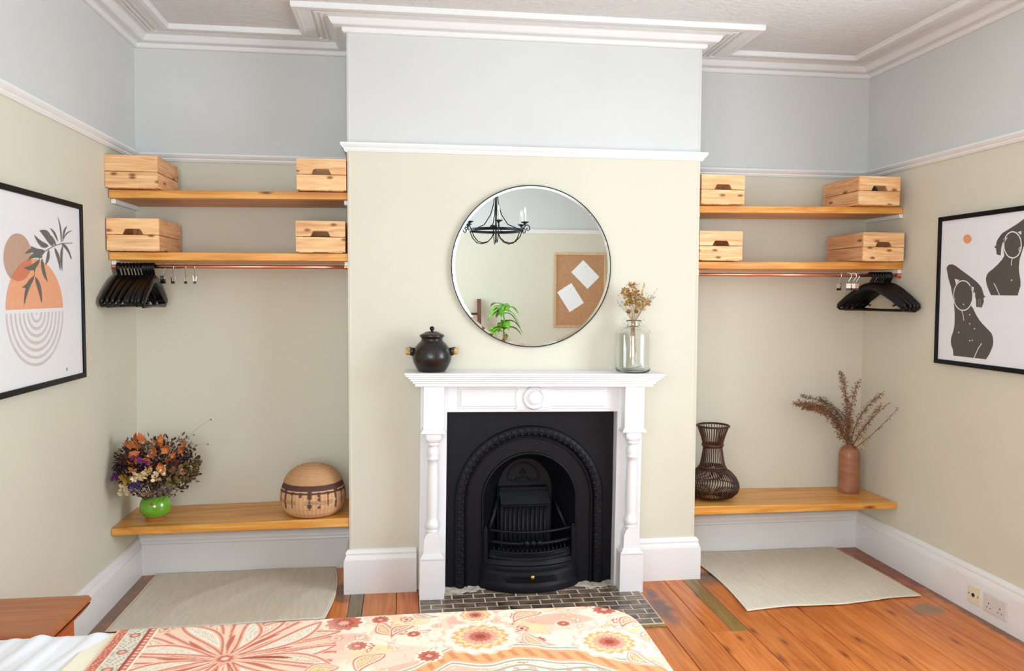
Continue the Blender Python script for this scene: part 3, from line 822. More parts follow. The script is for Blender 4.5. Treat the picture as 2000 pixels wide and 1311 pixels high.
def archpts(r, z0=.006, n=32):
    return [(fx - r, z0)] + [(fx + r * math.cos(t), AZ + r * math.sin(t)) for t in np.linspace(pi, 0, n)] + [(fx + r, z0)]


n = 32
inn = archpts(.237, .008, n)
out = []
for (x, z) in inn:
    a = math.atan2(z - AZ, x - fx)
    if z <= AZ + 1e-6 and abs(x - fx) > .2:
        out.append((fx + (.436 if x > fx else -.436), z)); continue
    c, s_ = math.cos(a), math.sin(a)
    k = min(.436 / max(abs(c), 1e-6), (.922 - AZ) / max(s_, 1e-6))
    out.append((fx + k * c, AZ + k * s_))
# insert exact corners by snapping the nearest samples
for cxx in (-.436, .436):
    j = min(range(len(out)), key=lambda q: (out[q][0] - fx - cxx) ** 2 + (out[q][1] - .922) ** 2)
    out[j] = (fx + cxx, .922)
b = MB(); m_ = len(inn)
vs = [(x, PY, z) for x, z in inn] + [(x, PY, z) for x, z in out] + [(x, PY + .012, z) for x, z in inn] + [(x, PY + .012, z) for x, z in out]
fs = []
for i in range(m_ - 1):
    fs += [(i, i + 1, m_ + i + 1, m_ + i), (2 * m_ + i, 3 * m_ + i, 3 * m_ + i + 1, 2 * m_ + i + 1), (i, 2 * m_ + i, 2 * m_ + i + 1, i + 1), (m_ + i, m_ + i + 1, 3 * m_ + i + 1, 3 * m_ + i)]
b.add(vs, fs); add('face_plate', b, M['iron'], F)


def archsweep(prof, r0=0, n=48):      # prof: (radial, y)
    vs = []
    base = [(-1, .008, 0)] + [(t, None, 0) for t in np.linspace(pi, 0, n)] + [(1, .008, 0)]
    for t, z, _ in base:
        for rad, yy in prof:
            if z is not None:
                vs.append((fx + t * rad, yy, z))
            else:
                vs.append((fx + rad * math.cos(t), yy, AZ + rad * math.sin(t)))
    k = len(prof)
    b = MB(); b.add(vs, [(i * k + j, i * k + j + 1, (i + 1) * k + j + 1, (i + 1) * k + j) for i in range(len(base) - 1) for j in range(k - 1)])
    return b


add('arch_bead', archsweep([(.384, PY), (.384, PY - .008), (.378, PY - .014), (.366, PY - .021), (.352, PY - .022), (.338, PY - .016), (.332, PY - .006), (.330, PY)]), M['iron'], F, smooth='all')
add('arch_ridge', archsweep([(.326, PY), (.325, PY - .009), (.321, PY - .012), (.317, PY - .009), (.316, PY)]), M['iron'], F, smooth='all')
add('arch_lip', archsweep([(.248, PY), (.246, PY - .007), (.241, PY - .011), (.236, PY - .008), (.234, PY + .004)]), M['iron'], F, smooth='all')
b = MB()
for i in range(118):
    s_ = i / 117 * (2 * .447 + pi * .355)
    if s_ < .447: p = (fx - .353, .010 + s_)
    elif s_ < .447 + pi * .355:
        t = pi - (s_ - .447) / .355; p = (fx + .353 * math.cos(t), AZ + .353 * math.sin(t))
    else: p = (fx + .353, AZ - (s_ - .447 - pi * .355))
    jx = .010 * (1 if i % 2 else -1)
    dx, dz = (p[0] - fx), max(p[1] - AZ, 0); l = math.hypot(dx, dz)
    b.ball((p[0] + jx * dx / l, PY - .019, p[1] + jx * dz / l), .0085, 7, 5, sy=.55, sz=1)
o = add('leaf_relief', b, M['iron'], F, smooth='all'); o['kind'] = 'stuff'
# firebox: splayed cheeks and back
back = [(fx - .146, .008)] + [(fx + .146 * math.cos(t), .46 + .175 * math.sin(t)) for t in np.linspace(pi, 0, n)] + [(fx + .146, .008)]
b = MB()
fr_ = archpts(.236, .008, n)
b.add([(x, PY + .004, z) for x, z in fr_] + [(x, .13, z) for x, z in back], [(i, i + 1, m_ + i + 1, m_ + i) for i in range(m_ - 1)])
add('cheek', b, M['iron'], F, smooth='all')
b = MB(); b.prism(back, lambda u, v: (u, .13, v), lambda u, v: (u, .145, v)); add('fireback', b, M['iron_rough'], F)
b = MB(); b.cbox(fx - .24, fx + .24, PY, .14, .006, .012, .001); add('base_plate', b, M['iron_rough'], F)
# shelf-like ledges, sloping throat and fluted lower back
b = MB(); b.cbox(fx - .142, fx + .118, .085, .13, .478, .492, .003); b.cbox(fx - .140, fx + .116, .095, .13, .468, .478, .002); add('throat_ledge', b, M['iron'], F)
b = MB()
b.add([(fx - .140, .10, .470), (fx + .116, .10, .470), (fx + .128, .055, .408), (fx - .135, .055, .408), (fx - .140, .13, .470), (fx + .116, .13, .470), (fx + .128, .13, .400), (fx - .135, .13, .400)],
      [(0, 1, 2, 3), (4, 7, 6, 5), (0, 3, 7, 4), (1, 5, 6, 2), (3, 2, 6, 7), (0, 4, 5, 1)]); add('sloping_hood', b, M['iron'], F)
b = MB(); b.cbox(fx - .136, fx + .128, .048, .13, .398, .406, .002); add('hood_lip', b, M['iron'], F)
b = MB(); b.box(fx - .136, fx + .128, .072, .13, .02, .398); add('lower_back', b, M['iron_rough'], F)
for i in range(10):
    b = MB(); x = fx - .112 + i * .0235
    b.tube([(x, .072, .07), (x, .070, .392)], .0075, 8); add('flute', b, M['iron'], F, smooth='all')
for sg, xx in ((-1, -.205), (1, .205)):
    b = MB(); b.tube([(fx + sg * .150, .09, .43), (fx + sg * .175, .05, .36), (fx + sg * .212, .0, .27)], .012, 8); add('side_rib', b, M['iron'], F, smooth='all')
b = MB()
ov = [(fx - .010 + .082 * math.cos(t), .128, .535 + (.078 if math.sin(t) > 0 else .022) * math.sin(t)) for t in np.linspace(0, 2 * pi, 40, endpoint=False)]
b.tube(ov, .0045, 6, closed=True); add('cameo_border', b, M['iron'], F, smooth='all')
b = MB()
for (dx, dz, a) in ((0, .0, 0), (-.016, -.002, .5), (.016, -.002, -.5), (-.03, -.008, .9), (.03, -.008, -.9), (-.008, .022, .3), (.010, .024, -.25), (0, .036, 0)):
    p0 = (fx - .012 + dx, .124, .530 + dz); p1 = (p0[0] - .016 * math.sin(a), .120, p0[2] + .016 * math.cos(a))
    b.tube([p0, ((p0[0] + p1[0]) / 2, .116, (p0[2] + p1[2]) / 2), p1], [.002, .0055, .0015], 6)
add('cameo_leaves', b, M['iron'], F, smooth='all')


def arc(hw, y0, bul, z, n=20):
    return [(fx + hw * u, y0 - bul * (1 - u * u), z) for u in np.linspace(-1, 1, n)]


def arcprof(hw, y0, bul, prof):
    us = np.linspace(-1, 1, 28)
    vs = []
    for u in us:
        for d, z in prof:
            vs.append((fx + (hw + d * .55) * u, y0 - (bul + d) * (1 - u * u) ** .8 - 0, z))
    k = len(prof)
    b = MB(); b.add(vs, [(i * k + j, i * k + j + 1, (i + 1) * k + j + 1, (i + 1) * k + j) for i in range(len(us) - 1) for j in range(k - 1)]
                    + [tuple(range(k)), tuple(reversed(range((len(us) - 1) * k, len(us) * k)))])
    return b


for z, hw, bl, r in ((.312, .215, .075, .0090), (.252, .203, .072, .0115), (.206, .210, .078, .009)):
    b = MB(); b.tube(arc(hw, PY - .01, bl, z), r, 8, sz=.8); add('grate_bar', b, M['iron'], F, smooth='all')
for i in range(17):
    u = -.9 + 1.8 * i / 16
    b = MB(); b.tube([(fx + .203 * u, PY - .008 - .074 * (1 - u * u), .204), (fx + .200 * u, PY + .012 - .060 * (1 - u * u), .232)], .0045, 6)
    add('grate_prong', b, M['iron'], F, smooth='all')
for sg in (-1, 1):
    b = MB(); b.cbox(fx + sg * .226 - .011, fx + sg * .226 + .011, PY - .022, PY, .10, .318, .003)
    b.ball((fx + sg * .226, PY - .012, .322), .008, 8, 6); add('grate_post', b, M['iron'], F)
for dx in (-.055, -.030, .002, .034):
    b = MB(); b.ball((fx + .004 + dx, PY - .086, .256), .0158 if dx > -.05 else .010, 14, 10); add('ball_finial', b, M['iron'], F, smooth='all')
add('grate_apron', arcprof(.212, PY - .008, .074, [(-.02, .200), (.004, .203), (.010, .196), (.008, .186), (.014, .182), (.016, .172), (.008, .168), (-.02, .168)]), M['iron'], F, smooth=True)
add('ash_cover', arcprof(.235, PY, .072, [(-.02, .166), (.004, .164), (.010, .150), (.014, .142), (.024, .138), (.028, .128), (.026, .112), (.034, .104), (.040, .096), (.038, .060), (.046, .050), (.050, .040), (.050, .014), (-.02, .014)]), M['iron'], F, smooth=True)
b = MB(); b.ball((fx - .002, PY - .128, .098), .0115, 14, 10); b.tube([(fx - .002, PY - .115, .100), (fx - .002, PY - .128, .098)], .005, 8)
o = add('knob', b, M['brass'], F, smooth='all'); o['label'] = 'polished brass knob'

# ================================================================ MIRROR
T2 = thing('round_mirror', 'round frameless mirror with thin dark rim above the mantelpiece', 'mirror', (.0165, -.02, 1.645))
R_ = .405; n = 96


def ring(prof, name, mat, mi=None, smooth='all'):
    b = MB(); vs = []
    for r, y_ in prof:
        for i in range(n):
            a = 2 * pi * i / n; vs.append((.0165 + r * math.cos(a), y_, 1.645 + r * math.sin(a)))
    k = len(prof)
    fs = [(j * n + i, j * n + (i + 1) % n, (j + 1) * n + (i + 1) % n, (j + 1) * n + i) for j in range(k - 1) for i in range(n)]
    b.add(vs, fs)
    return b


b = ring([(R_ - .013, -.0215), (R_, -.0205)], 'x', None); b.build('bevelled_edge', M['mirror'], T2)
b = ring([(R_ - .013, -.0215)], 'x', None); b.f = [tuple(range(n))]; b.m = [0]; b.build('mirror_glass', M['mirror'], T2)
b = ring([(R_ - .001, -.0205), (R_, -.0215), (R_ + .0035, -.0215), (R_ + .0045, -.0195), (R_ + .0045, -.0), (R_ - .001, 0)], 'x', None); b.build('rim', M['mirror_rim'], T2, smooth=True)
b = ring([(R_ - .001, -.001)], 'x', None); b.f = [tuple(range(n))]; b.m = [0]; b.build('backing', M['mirror_rim'], T2)

# ================================================================ SHELVES, BENCHES, RODS


def slab(name, x0, x1, y0, y1, za, zb, th, mat, label, cat, group=None, bot=None):
    t2 = bot if bot else th
    b = MB()
    b.hexa([(x0, y0, za - th), (x1, y0, zb - t2), (x1, y1, zb - t2), (x0, y1, za - th), (x0, y0, za), (x1, y0, zb), (x1, y1, zb), (x0, y1, za)])
    o = b.build(name, mat, bevel=.004)
    return tag(o, label, cat, group)


slab('shelf', XW(2) + .002, -HW - .001, .012, D - .001, 1.992, 2.002, .040, M['shelf'], 'upper stained pine shelf of the left alcove, with a big round knot', 'shelf', 'alcove shelves', .036)
slab('shelf', XW(1.7) + .002, -HW - .001, .010, D - .001, 1.697, 1.702, .038, M['shelf'], 'lower stained pine shelf of the left alcove, above the copper rail', 'shelf', 'alcove shelves')
slab('shelf', HW + .001, XR - .002, .045, D - .001, 1.975, 1.990, .037, M['shelf'], 'upper stained pine shelf of the right alcove', 'shelf', 'alcove shelves')
slab('shelf', HW + .001, XR - .002, .035, D - .001, 1.682, 1.690, .040, M['shelf'], 'lower stained pine shelf of the right alcove, above the copper rail', 'shelf', 'alcove shelves')
LBZ = lambda x: .364 + (.379 - .364) * (x + 2.03) / 1.13
RBZ = lambda x: .377 + (.361 - .377) * (x - .9) / 1.177
slab('bench_seat', XW(.35) + .001, -HW - .001, .008, D - .001, .364, .379, .036, M['bench'], 'thick pine plank bench in the left alcove, under flowers and basket', 'bench', 'alcove benches', .045)
slab('bench_seat', HW + .001, XR - .001, .022, D - .001, .377, .361, .046, M['bench'], 'thick pine plank bench in the right alcove, under vases', 'bench', 'alcove benches', .034)


def batten(x0, x1, z, label):
    b = MB(); b.cbox(x0, x1, .045, D - .002, z - .022, z, .002)
    tag(b.build('shelf_batten', M['gloss']), label, 'batten', 'shelf battens')


batten(XW(2) + .001, XW(2) + .022, 1.952, 'white batten on the left wall under the upper left shelf')
batten(-HW - .020, -HW - .001, 1.965, 'white batten on the chimney breast under the upper left shelf')
batten(XR - .022, XR - .001, 1.952, 'white batten on the right wall under the upper right shelf')
batten(HW + .001, HW + .020, 1.937, 'white batten on the chimney breast under the upper right shelf')
batten(XW(1.65) + .001, XW(1.65) + .022, 1.659, 'white batten on the left wall under the lower left shelf')
batten(XR - .022, XR - .001, 1.650, 'white batten on the right wall under the lower right shelf')
batten(HW + .001, HW + .020, 1.641, 'white batten on the chimney breast under the lower right shelf')
batten(-HW - .020, -HW - .001, 1.663, 'white batten on the chimney breast under the lower left shelf')

RY = .062


def rail(x0, x1, z0, z1, label):
    t = thing('clothes_rail', label, 'rail', (x0, RY, z0), 'copper clothes rails')
    b = MB(); b.tube([(x0, RY, z0), ((x0 + x1) / 2, RY, (z0 + z1) / 2), (x1, RY, z1)], .0095, 14); b.build('pipe', M['copper'], t, smooth='all')
    for x, z, s in ((x0, z0, 1), (x1, z1, -1)):
        b = MB(); b.tube([(x, RY, z), (x + s * .004, RY, z), (x + s * .0041, RY, z), (x + s * .02, RY, z)], [.019, .019, .013, .012], 16); b.build('end_flange', M['copper'], t, smooth=True)
    return t


rail(XW(1.63) + .002, -HW - .002, 1.630, 1.636, 'copper pipe clothes rail in the left alcove')
rail(HW + .002, XR - .002, 1.614, 1.618, 'copper pipe clothes rail in the right alcove')

# ---- wooden crates
BW, BH = .235, .154


def crate(handle, L, label):
    t = thing('crate', label, 'crate', (0, 0, 0), 'pine crates on the shelves')
    h2 = BH / 2; th = .012; gp = .0015
    for (yy, nm) in ((0, 'front_board'), (L - th, 'back_board')):
        b = MB(); b.cbox(0, BW, yy, yy + th, .003, h2 - gp, .0012); b.build(nm, M['pine_x'], t)
        b = MB()
        if handle:
            c = BW / 2; a = .047; e = .036; hh = .026
            zt, z0 = BH, h2 + gp
            pts = [(0, z0), (c - a, z0), (c - a + .004, z0 + .010), (c - e, z0 + hh - .003), (c - e + .006, z0 + hh), (c + e - .006, z0 + hh), (c + e, z0 + hh - .003), (c + a - .004, z0 + .010), (c + a, z0), (BW, z0), (BW, zt), (0, zt)]
            for q in range(1):
                vs = []
                # split in quads: left, middle columns, right
                P_ = [(0, z0, z0), (c - a, z0, z0), (c - a + .004, z0 + .010, 0), (c - e, z0 + hh - .003, 0), (c - e + .006, z0 + hh, 0), (c + e - .006, z0 + hh, 0), (c + e, z0 + hh - .003, 0), (c + a - .004, z0 + .010, 0), (c + a, z0, 0), (BW, z0, 0)]
                for x, z, _ in P_:
                    vs += [(x, yy, z), (x, yy, zt), (x, yy + th, z), (x, yy + th, zt)]
                fs = []
                for i in range(len(P_) - 1):
                    k = 4 * i
                    fs += [(k, k + 4, k + 5, k + 1), (k + 2, k + 3, k + 7, k + 6), (k, k + 2, k + 6, k + 4), (k + 1, k + 5, k + 7, k + 3)]
                fs += [(0, 1, 3, 2), (4 * 9, 4 * 9 + 2, 4 * 9 + 3, 4 * 9 + 1)]
                b.add(vs, fs)
        else:
            b.cbox(0, BW, yy, yy + th, h2 + gp, BH, .0012)
        b.build(nm, M['pine_x'], t)
    for x0 in (0, BW - th):
        for z0, z1 in ((.003, h2 - gp), (h2 + gp, BH)):
            b = MB(); b.cbox(x0, x0 + th, th, L - th, z0, z1, .0012); b.build('side_board', M['pine_y'], t)
    for x0 in (th, BW - th - .018):
        for y0 in (th, L - th - .018):
            b = MB(); b.box(x0, x0 + .018, y0, y0 + .018, .004, BH - .012); b.build('corner_post', M['pine_x'], t)
    for k in range(3):
        w = (BW - 2 * th) / 3; b = MB(); b.box(th + k * w + .002, th + (k + 1) * w - .002, .001, L - .001, 0, .008); b.build('base_slat', M['pine_y'], t)
    return t


c0 = crate(False, .352, '')
c1 = crate(True, .372, '')
side = (c0, c1)
CR = [(c0, -2.0135, -.030, 1.9955, 'pine crate without handle slot on the upper left shelf, against the left wall'),
      (c1, -2.0120, -.030, 1.7005, 'pine crate on the lower left shelf, against the left wall'),
      (c1, -1.1405, -.022, 2.0035, 'pine crate on the upper left shelf, against the chimney breast'),
      (c1, -1.1470, -.020, 1.7030, 'pine crate on the lower left shelf, against the chimney breast'),
      (c1, .9100, .000, 1.9790, 'pine crate on the upper right shelf, against the chimney breast'),
      (c1, .9040, .000, 1.6860, 'pine crate on the lower right shelf, against the chimney breast'),
      (c1, 1.7760, -.020, 1.9880, 'pine crate on the upper right shelf, near the right wall, dark cloth inside'),
      (c1, 1.8080, -.020, 1.6905, 'pine crate on the lower right shelf, near the right wall')]
used = set()
for pr_, x, y, z, lab in CR:
    o = pr_ if id(pr_) not in used else copy_tree(pr_)
    used.add(id(pr_))
    o.location = (x, y, z); o['label'] = lab
# cloth stuffed in one crate
b = MB()


def clothbump(u, v):
    a = 2 * pi * u; r = .10 * (v ** .5)
    return (1.893 + .95 * r * math.cos(a), .17 + 1.35 * r * math.sin(a), 2.000 + .125 * (1 - v ** 3) + .014 * math.sin(3 * a + 4 * v) * v + (.028 * math.exp(-((1.893 + r * math.cos(a) - 1.83) ** 2 + (.17 + r * math.sin(a) - .25) ** 2) / .0016)))


b.grid(clothbump, 30, 12)
o = tag(b.build('folded_cloth', M['dark_cloth'], smooth='all'), 'dark cloth stuffed in the upper right crate', 'cloth')

# ---- coat hangers
HZ = .0105


def hanger():
    t = thing('coat_hanger', '', 'hanger', (0, 0, 0))
    hk = [(-.020, 0, -.006), (-.0175, 0, .006), (-.008, 0, .0125), (0, 0, .0135), (.010, 0, .0115), (.0175, 0, .003), (.018, 0, -.010), (.010, 0, -.024), (.002, 0, -.034), (0, 0, -.050), (0, 0, -.066)]
    b = MB(); b.tube(hk, .0054, 8); b.build('hook', M['black_plastic'], t, smooth='all')
    b = MB()
    pts = [(-.212, 0, -.183), (-.205, 0, -.168), (-.150, 0, -.128), (-.09, 0, -.092), (-.04, 0, -.067), (0, 0, -.060), (.04, 0, -.067), (.09, 0, -.092), (.150, 0, -.128), (.205, 0, -.168), (.212, 0, -.183)]
    b.tube(pts, [.007, .010, .011, .012, .012, .013, .012, .012, .011, .010, .007], 8, sz=1.7); b.build('shoulders', M['black_plastic'], t, smooth='all')
    b = MB(); b.tube([(-.212, 0, -.183), (-.20, 0, -.190), (.20, 0, -.190), (.212, 0, -.183)], .0058, 8); b.build('trouser_bar', M['black_plastic'], t, smooth='all')
    for s in (-1, 1):
        b = MB(); b.tube([(s * .155, 0, -.135), (s * .158, 0, -.160), (s * .150, 0, -.168), (s * .142, 0, -.160)], .003, 6); b.build('strap_notch', M['black_plastic'], t, smooth='all')
    return t


hg = hanger()
first = True
# local +x points to the room (world -y) after turning by about -90 degrees
LH = [(-1.993, 2), (-1.985, 3), (-1.968, 2), (-1.951, 6), (-1.935, 4), (-1.920, 8), (-1.905, 5), (-1.890, 9), (-1.876, 4), (-1.868, 7), (-1.861, 6), (-1.853, 3), (-1.846, 1), (-1.837, 0), (-1.828, -2)]
for i, (x, a) in enumerate(LH):
    o = hg if first else copy_tree(hg); first = False
    o.location = (x, RY, 1.6302 + .0055 * (x + 2.02) / 1.12)
    aa = a
    o.rotation_euler = (0, random.uniform(-.03, .03), math.radians(-90 - aa))
    o['label'] = 'black plastic coat hanger inside the bunch on the left rail'; o['group'] = 'hangers on the left rail'
    if i == 0: o['label'] = 'black coat hanger nearest the left wall, first of the bunch on the left rail'
    if i == len(LH) - 1: o['label'] = 'black coat hanger closing the left rail bunch, next to the chrome clips'
RH = [(1.905, 19), (1.920, 15), (1.936, 20), (1.951, 16), (1.966, 18), (1.981, 13), (1.988, 16), (1.995, 15), (2.002, 14), (2.009, 10), (2.018, 9)]
for i, (x, a) in enumerate(RH):
    o = copy_tree(hg)
    o.location = (x, RY, 1.6142 + .004 * (x - .9) / 1.17)
    mx = math.degrees(math.asin(min(1, (XR - .016 - x) / .215)))
    o.rotation_euler = (0, random.uniform(-.02, .02), math.radians(-90 + min(a, mx)))
    o['label'] = 'black plastic coat hanger inside the bunch on the right rail'; o['group'] = 'hangers on the right rail'
    if i == 0: o['label'] = 'black coat hanger opening the right rail bunch, next to the chrome clips'
    if i == len(RH) - 1: o['label'] = 'black coat hanger nearest the right wall, last of the bunch on the right rail'


def clip():
    t = thing('clip_hook', '', 'clip', (0, 0, 0))
    b = MB(); b.tube([(-.016, 0, -.004), (-.014, 0, .007), (-.005, 0, .0118), (.004, 0, .0115), (.013, 0, .006), (.0145, 0, -.006), (.008, 0, -.020), (0, 0, -.030), (0, 0, -.050)], .0019, 6); b.build('hook', M['chrome'], t, smooth='all')
    for s in (-1, 1):
        b = MB()
        b.hexa([(-.011, s * .003, -.072), (.011, s * .003, -.072), (.011, s * .005, -.072), (-.011, s * .005, -.072), (-.011, s * .007, -.046), (.011, s * .007, -.046), (.011, s * .009, -.046), (-.011, s * .009, -.046)] if s > 0 else
               [(-.011, -.005, -.072), (.011, -.005, -.072), (.011, -.003, -.072), (-.011, -.003, -.072), (-.011, -.009, -.046), (.011, -.009, -.046), (.011, -.007, -.046), (-.011, -.007, -.046)])
        b.build('clip_jaw', M['chrome'], t)
    b = MB(); b.cbox(-.0115, .0115, -.006, .006, -.083, -.071, .001); b.build('rubber_tip', M['black_plastic'], t)
    b = MB(); b.tube([(-.013, 0, -.056), (.013, 0, -.056)], .003, 8); b.build('spring', M['chrome'], t, smooth='all')
    return t


ck = clip(); first = True
for ci, (x, a, z0) in enumerate(((-1.788, 70, 0), (-1.742, 30, 0), (-1.683, 20, 0), (-1.640, 15, 0), (1.722, 20, 1), (1.778, 55, 1), (1.806, 50, 1), (1.824, 65, 1))):
    o = ck if first else copy_tree(ck); first = False
    zz = 1.6142 + .004 * (x - .9) / 1.17 if z0 else 1.6302 + .0055 * (x + 2.02) / 1.12
    o.location = (x, RY, zz); o.rotation_euler = (0, 0, math.radians(-90 + a))
    o['label'] = ('chrome clip hook on the left rail touching the black hangers', 'chrome clip hook on the left rail, second from the black hangers', 'chrome clip hook on the left rail, third from the black hangers',
                  'chrome clip hook on the left rail farthest from the black hangers', 'open chrome clip hook on the right rail farthest from the black hangers', 'chrome clip hook on the right rail, second from its free end',
                  'chrome clip hook on the right rail, third from its free end', 'chrome clip hook on the right rail touching the black hangers')[ci]
    o['group'] = 'clip hooks on the right rail' if z0 else 'clip hooks on the left rail'

# ================================================================ FRAMED PRINTS


def polyface(b, pts, x, mi):
    b.add([(x, y, z) for y, z in pts], [tuple(range(len(pts)))], mi)


def stroke(b, pts, w, x, mi, closed=False):
    n = len(pts); L_, R2 = [], []
    for i in range(n):
        p0 = pts[i - 1] if (i or closed) else pts[i]; p1 = pts[(i + 1) % n] if (i < n - 1 or closed) else pts[i]
        dy, dz = p1[0] - p0[0], p1[1] - p0[1]; l = math.hypot(dy, dz) or 1
        ny, nz = -dz / l * w / 2, dy / l * w / 2
        L_.append((x, pts[i][0] + ny, pts[i][1] + nz)); R2.append((x, pts[i][0] - ny, pts[i][1] - nz))
    m = n if closed else n - 1
    b.add(L_ + R2, [(i, (i + 1) % n, n + (i + 1) % n, n + i) for i in range(m)], mi)


def leafpoly(p0, p1, w, bend=.12):
    dy, dz = p1[0] - p0[0], p1[1] - p0[1]; l = math.hypot(dy, dz)
    ty, tz = dy / l, dz / l; ny, nz = -tz, ty
    a, c = [], []
    for k in range(9):
        t = k / 8; hw = w / 2 * math.sin(pi * t ** .75) ** .9 if 0 < t < 1 else 0
        o_ = bend * l * math.sin(pi * t)
        base = (p0[0] + ty * l * t + ny * o_, p0[1] + tz * l * t + nz * o_)
        a.append((base[0] + ny * hw, base[1] + nz * hw)); c.append((base[0] - ny * hw, base[1] - nz * hw))
    return a + c[-2:0:-1]


def picture(label, xwall, xf, y0, y1, z0, z1, fw, sgn):
    """sgn=+1: hangs on left wall and faces +x"""
    t = thing('framed_print', label, 'picture', (xwall, (y0 + y1) / 2, z0))
    for nm, a in (('top', (y0, y1, z1 - fw, z1)), ('bottom', (y0, y1, z0, z0 + fw)), ('l', (y0, y0 + fw, z0 + fw, z1 - fw)), ('r', (y1 - fw, y1, z0 + fw, z1 - fw))):
        b = MB(); b.cbox(min(xwall, xf), max(xwall, xf), a[0], a[1], a[2], a[3], .0015); b.build('frame_bar', M['frame_black'], t)
    xp = xf - sgn * .008
    b = MB(); b.box(min(xwall, xp), max(xwall, xp), y0 + fw, y1 - fw, z0 + fw, z1 - fw); b.build('art_paper', M['paper'], t)
    return t, xp


def printmats(cols): return [plain('print_ink_%d' % i, srgb(*c), .45, var=.04, vs=60, spec=.45) for i, c in enumerate(cols)]


P1, xp = picture('black framed abstract print of an orange half circle and grey fern on the left wall', -2.0225 + .004, -1.993, -1.27, -.352, 1.137, 1.881, .022, 1)
inks = printmats([(196, 160, 140), (238, 170, 130), (214, 128, 94), (214, 200, 192), (104, 104, 98), (130, 120, 112)])
b = MB()
e = .0004
polyface(b, BROWN, xp + e, 0)
YC, ZC1, RW, RH_ = -.798, 1.4425, .236, .187
half = [(YC + RW * math.cos(t), ZC1 + RH_ * math.sin(t)) for t in np.linspace(0, pi, 40)]
polyface(b, half, xp + 2 * e, 1)
cb = (sum(p[0] for p in BROWN) / len(BROWN), sum(p[1] for p in BROWN) / len(BROWN))
rby = max(p[0] for p in BROWN) - cb[0]; rbz = max(p[1] for p in BROWN) - cb[1]
inter = []
for k in range(200):
    y_ = -1.1 + k * .003
    hi1 = 1 - ((y_ - YC) / RW) ** 2; hi2 = 1 - ((y_ - cb[0]) / rby) ** 2
    if hi1 > 0 and hi2 > 0:
        top = min(ZC1 + RH_ * hi1 ** .5, cb[1] + rbz * hi2 ** .5); bot = max(ZC1, cb[1] - rbz * hi2 ** .5)
        if top > bot: inter.append((y_, bot, top))
if len(inter) > 2:
    polyface(b, [(q[0], q[1]) for q in inter] + [(q[0], q[2]) for q in reversed(inter)], xp + 3 * e, 2)
for k in range(7):
    s_ = 1 - .138 * k
    if s_ < .12: continue
    ctr = [(YC + (RW - .004) * s_ * math.cos(t), ZC1 - .014 - (RH_ + .010) * s_ * math.sin(t)) for t in np.linspace(0, pi, 40)]
    stroke(b, ctr, .0115, xp + e, 3)
b.add([(xp + e, YC + .005 * math.cos(t), ZC1 - .020 + .005 * math.sin(t)) for t in np.linspace(0, 2 * pi, 10, endpoint=False)], [tuple(range(10))], 3)
for i, (ab, w) in enumerate(LEAVES):
    polyface(b, leafpoly(ab[0], ab[1], w * .78, .10 if i % 2 else -.10), xp + (4 + .1 * i) * e, 4)
stroke(b, STEM, .003, xp + 4 * e, 4)
polyface(b, [(SQ[0][0] + dy, SQ[0][1] + dz) for dy, dz in ((-.006, -.006), (.006, -.006), (.006, .006), (-.006, .006))], xp + e, 5)
b.build('artwork', inks, P1, fix=False)

P2, xp = picture('black framed print of two dark figures under an orange sun on the right wall', XR - .004, 2.047, -1.16, -.286, 1.166, 1.902, .022, -1)
inks = printmats([(84, 78, 74), (236, 232, 228), (232, 160, 116), (150, 142, 136)])
b = MB(); s = -1
polyface(b, FIG1, xp - e, 0); polyface(b, FIG2, xp - e, 0); polyface(b, SUN, xp - e, 2)
for h in (HEAD1, HEAD2):
    stroke(b, h, .0055, xp - 2 * e, 1, True)
for t_ in TRI: polyface(b, t_, xp - 2 * e, 1)
for l_ in LINES1: stroke(b, l_, .0045, xp - 2 * e, 1 if len(l_) > 2 else 3)
for y_, z_ in DOTS: polyface(b, [(y_ + .0045 * math.cos(t), z_ + .0035 * math.sin(t)) for t in np.linspace(0, 2 * pi, 8, endpoint=False)], xp - 2 * e, 1)
b.build('artwork', inks, P2, fix=False)

# ================================================================ ON THE MANTELPIECE
MZ = 1.120


def mz(x): return 1.120 - .011 * (x - .005) + .0005


px_, py_ = -.4915, -.112
T3 = thing('lidded_pot', 'dark brown lidded stoneware pot with cork-ended side handles', 'pot', (px_, py_, mz(px_)))
b = MB(); b.lathe([(0, 0), (.062, 0), (.067, .003), (.078, .022), (.090, .045), (.0955, .066), (.0955, .080), (.091, .100), (.083, .117), (.070, .133), (.057, .146), (.052, .152), (.051, .160), (.056, .168), (.062, .175), (.059, .177), (.048, .170), (.045, .150), (.07, .12), (.08, .07), (.06, .01), (0, .008)], (px_, py_, mz(px_)), 48)
b.build('pot_body', M['stoneware'], T3, smooth='all')
b = MB(); b.lathe([(0, .165), (.050, .168), (.0585, .177), (.058, .180), (.048, .184), (.036, .191), (.026, .1955), (.008, .197), (.006, .199), (0, .2)], (px_, py_, mz(px_)), 48)
lid = b.build('lid', M['stoneware_red'], T3, smooth='all')
b = MB(); b.lathe([(0, .196), (.007, .197), (.006, .201), (.0105, .205), (.0118, .211), (.0095, .217), (.005, .2205), (0, .221)], (px_, py_, mz(px_)), 24)
b.build('lid_knob', M['black_plastic'], lid, smooth='all')
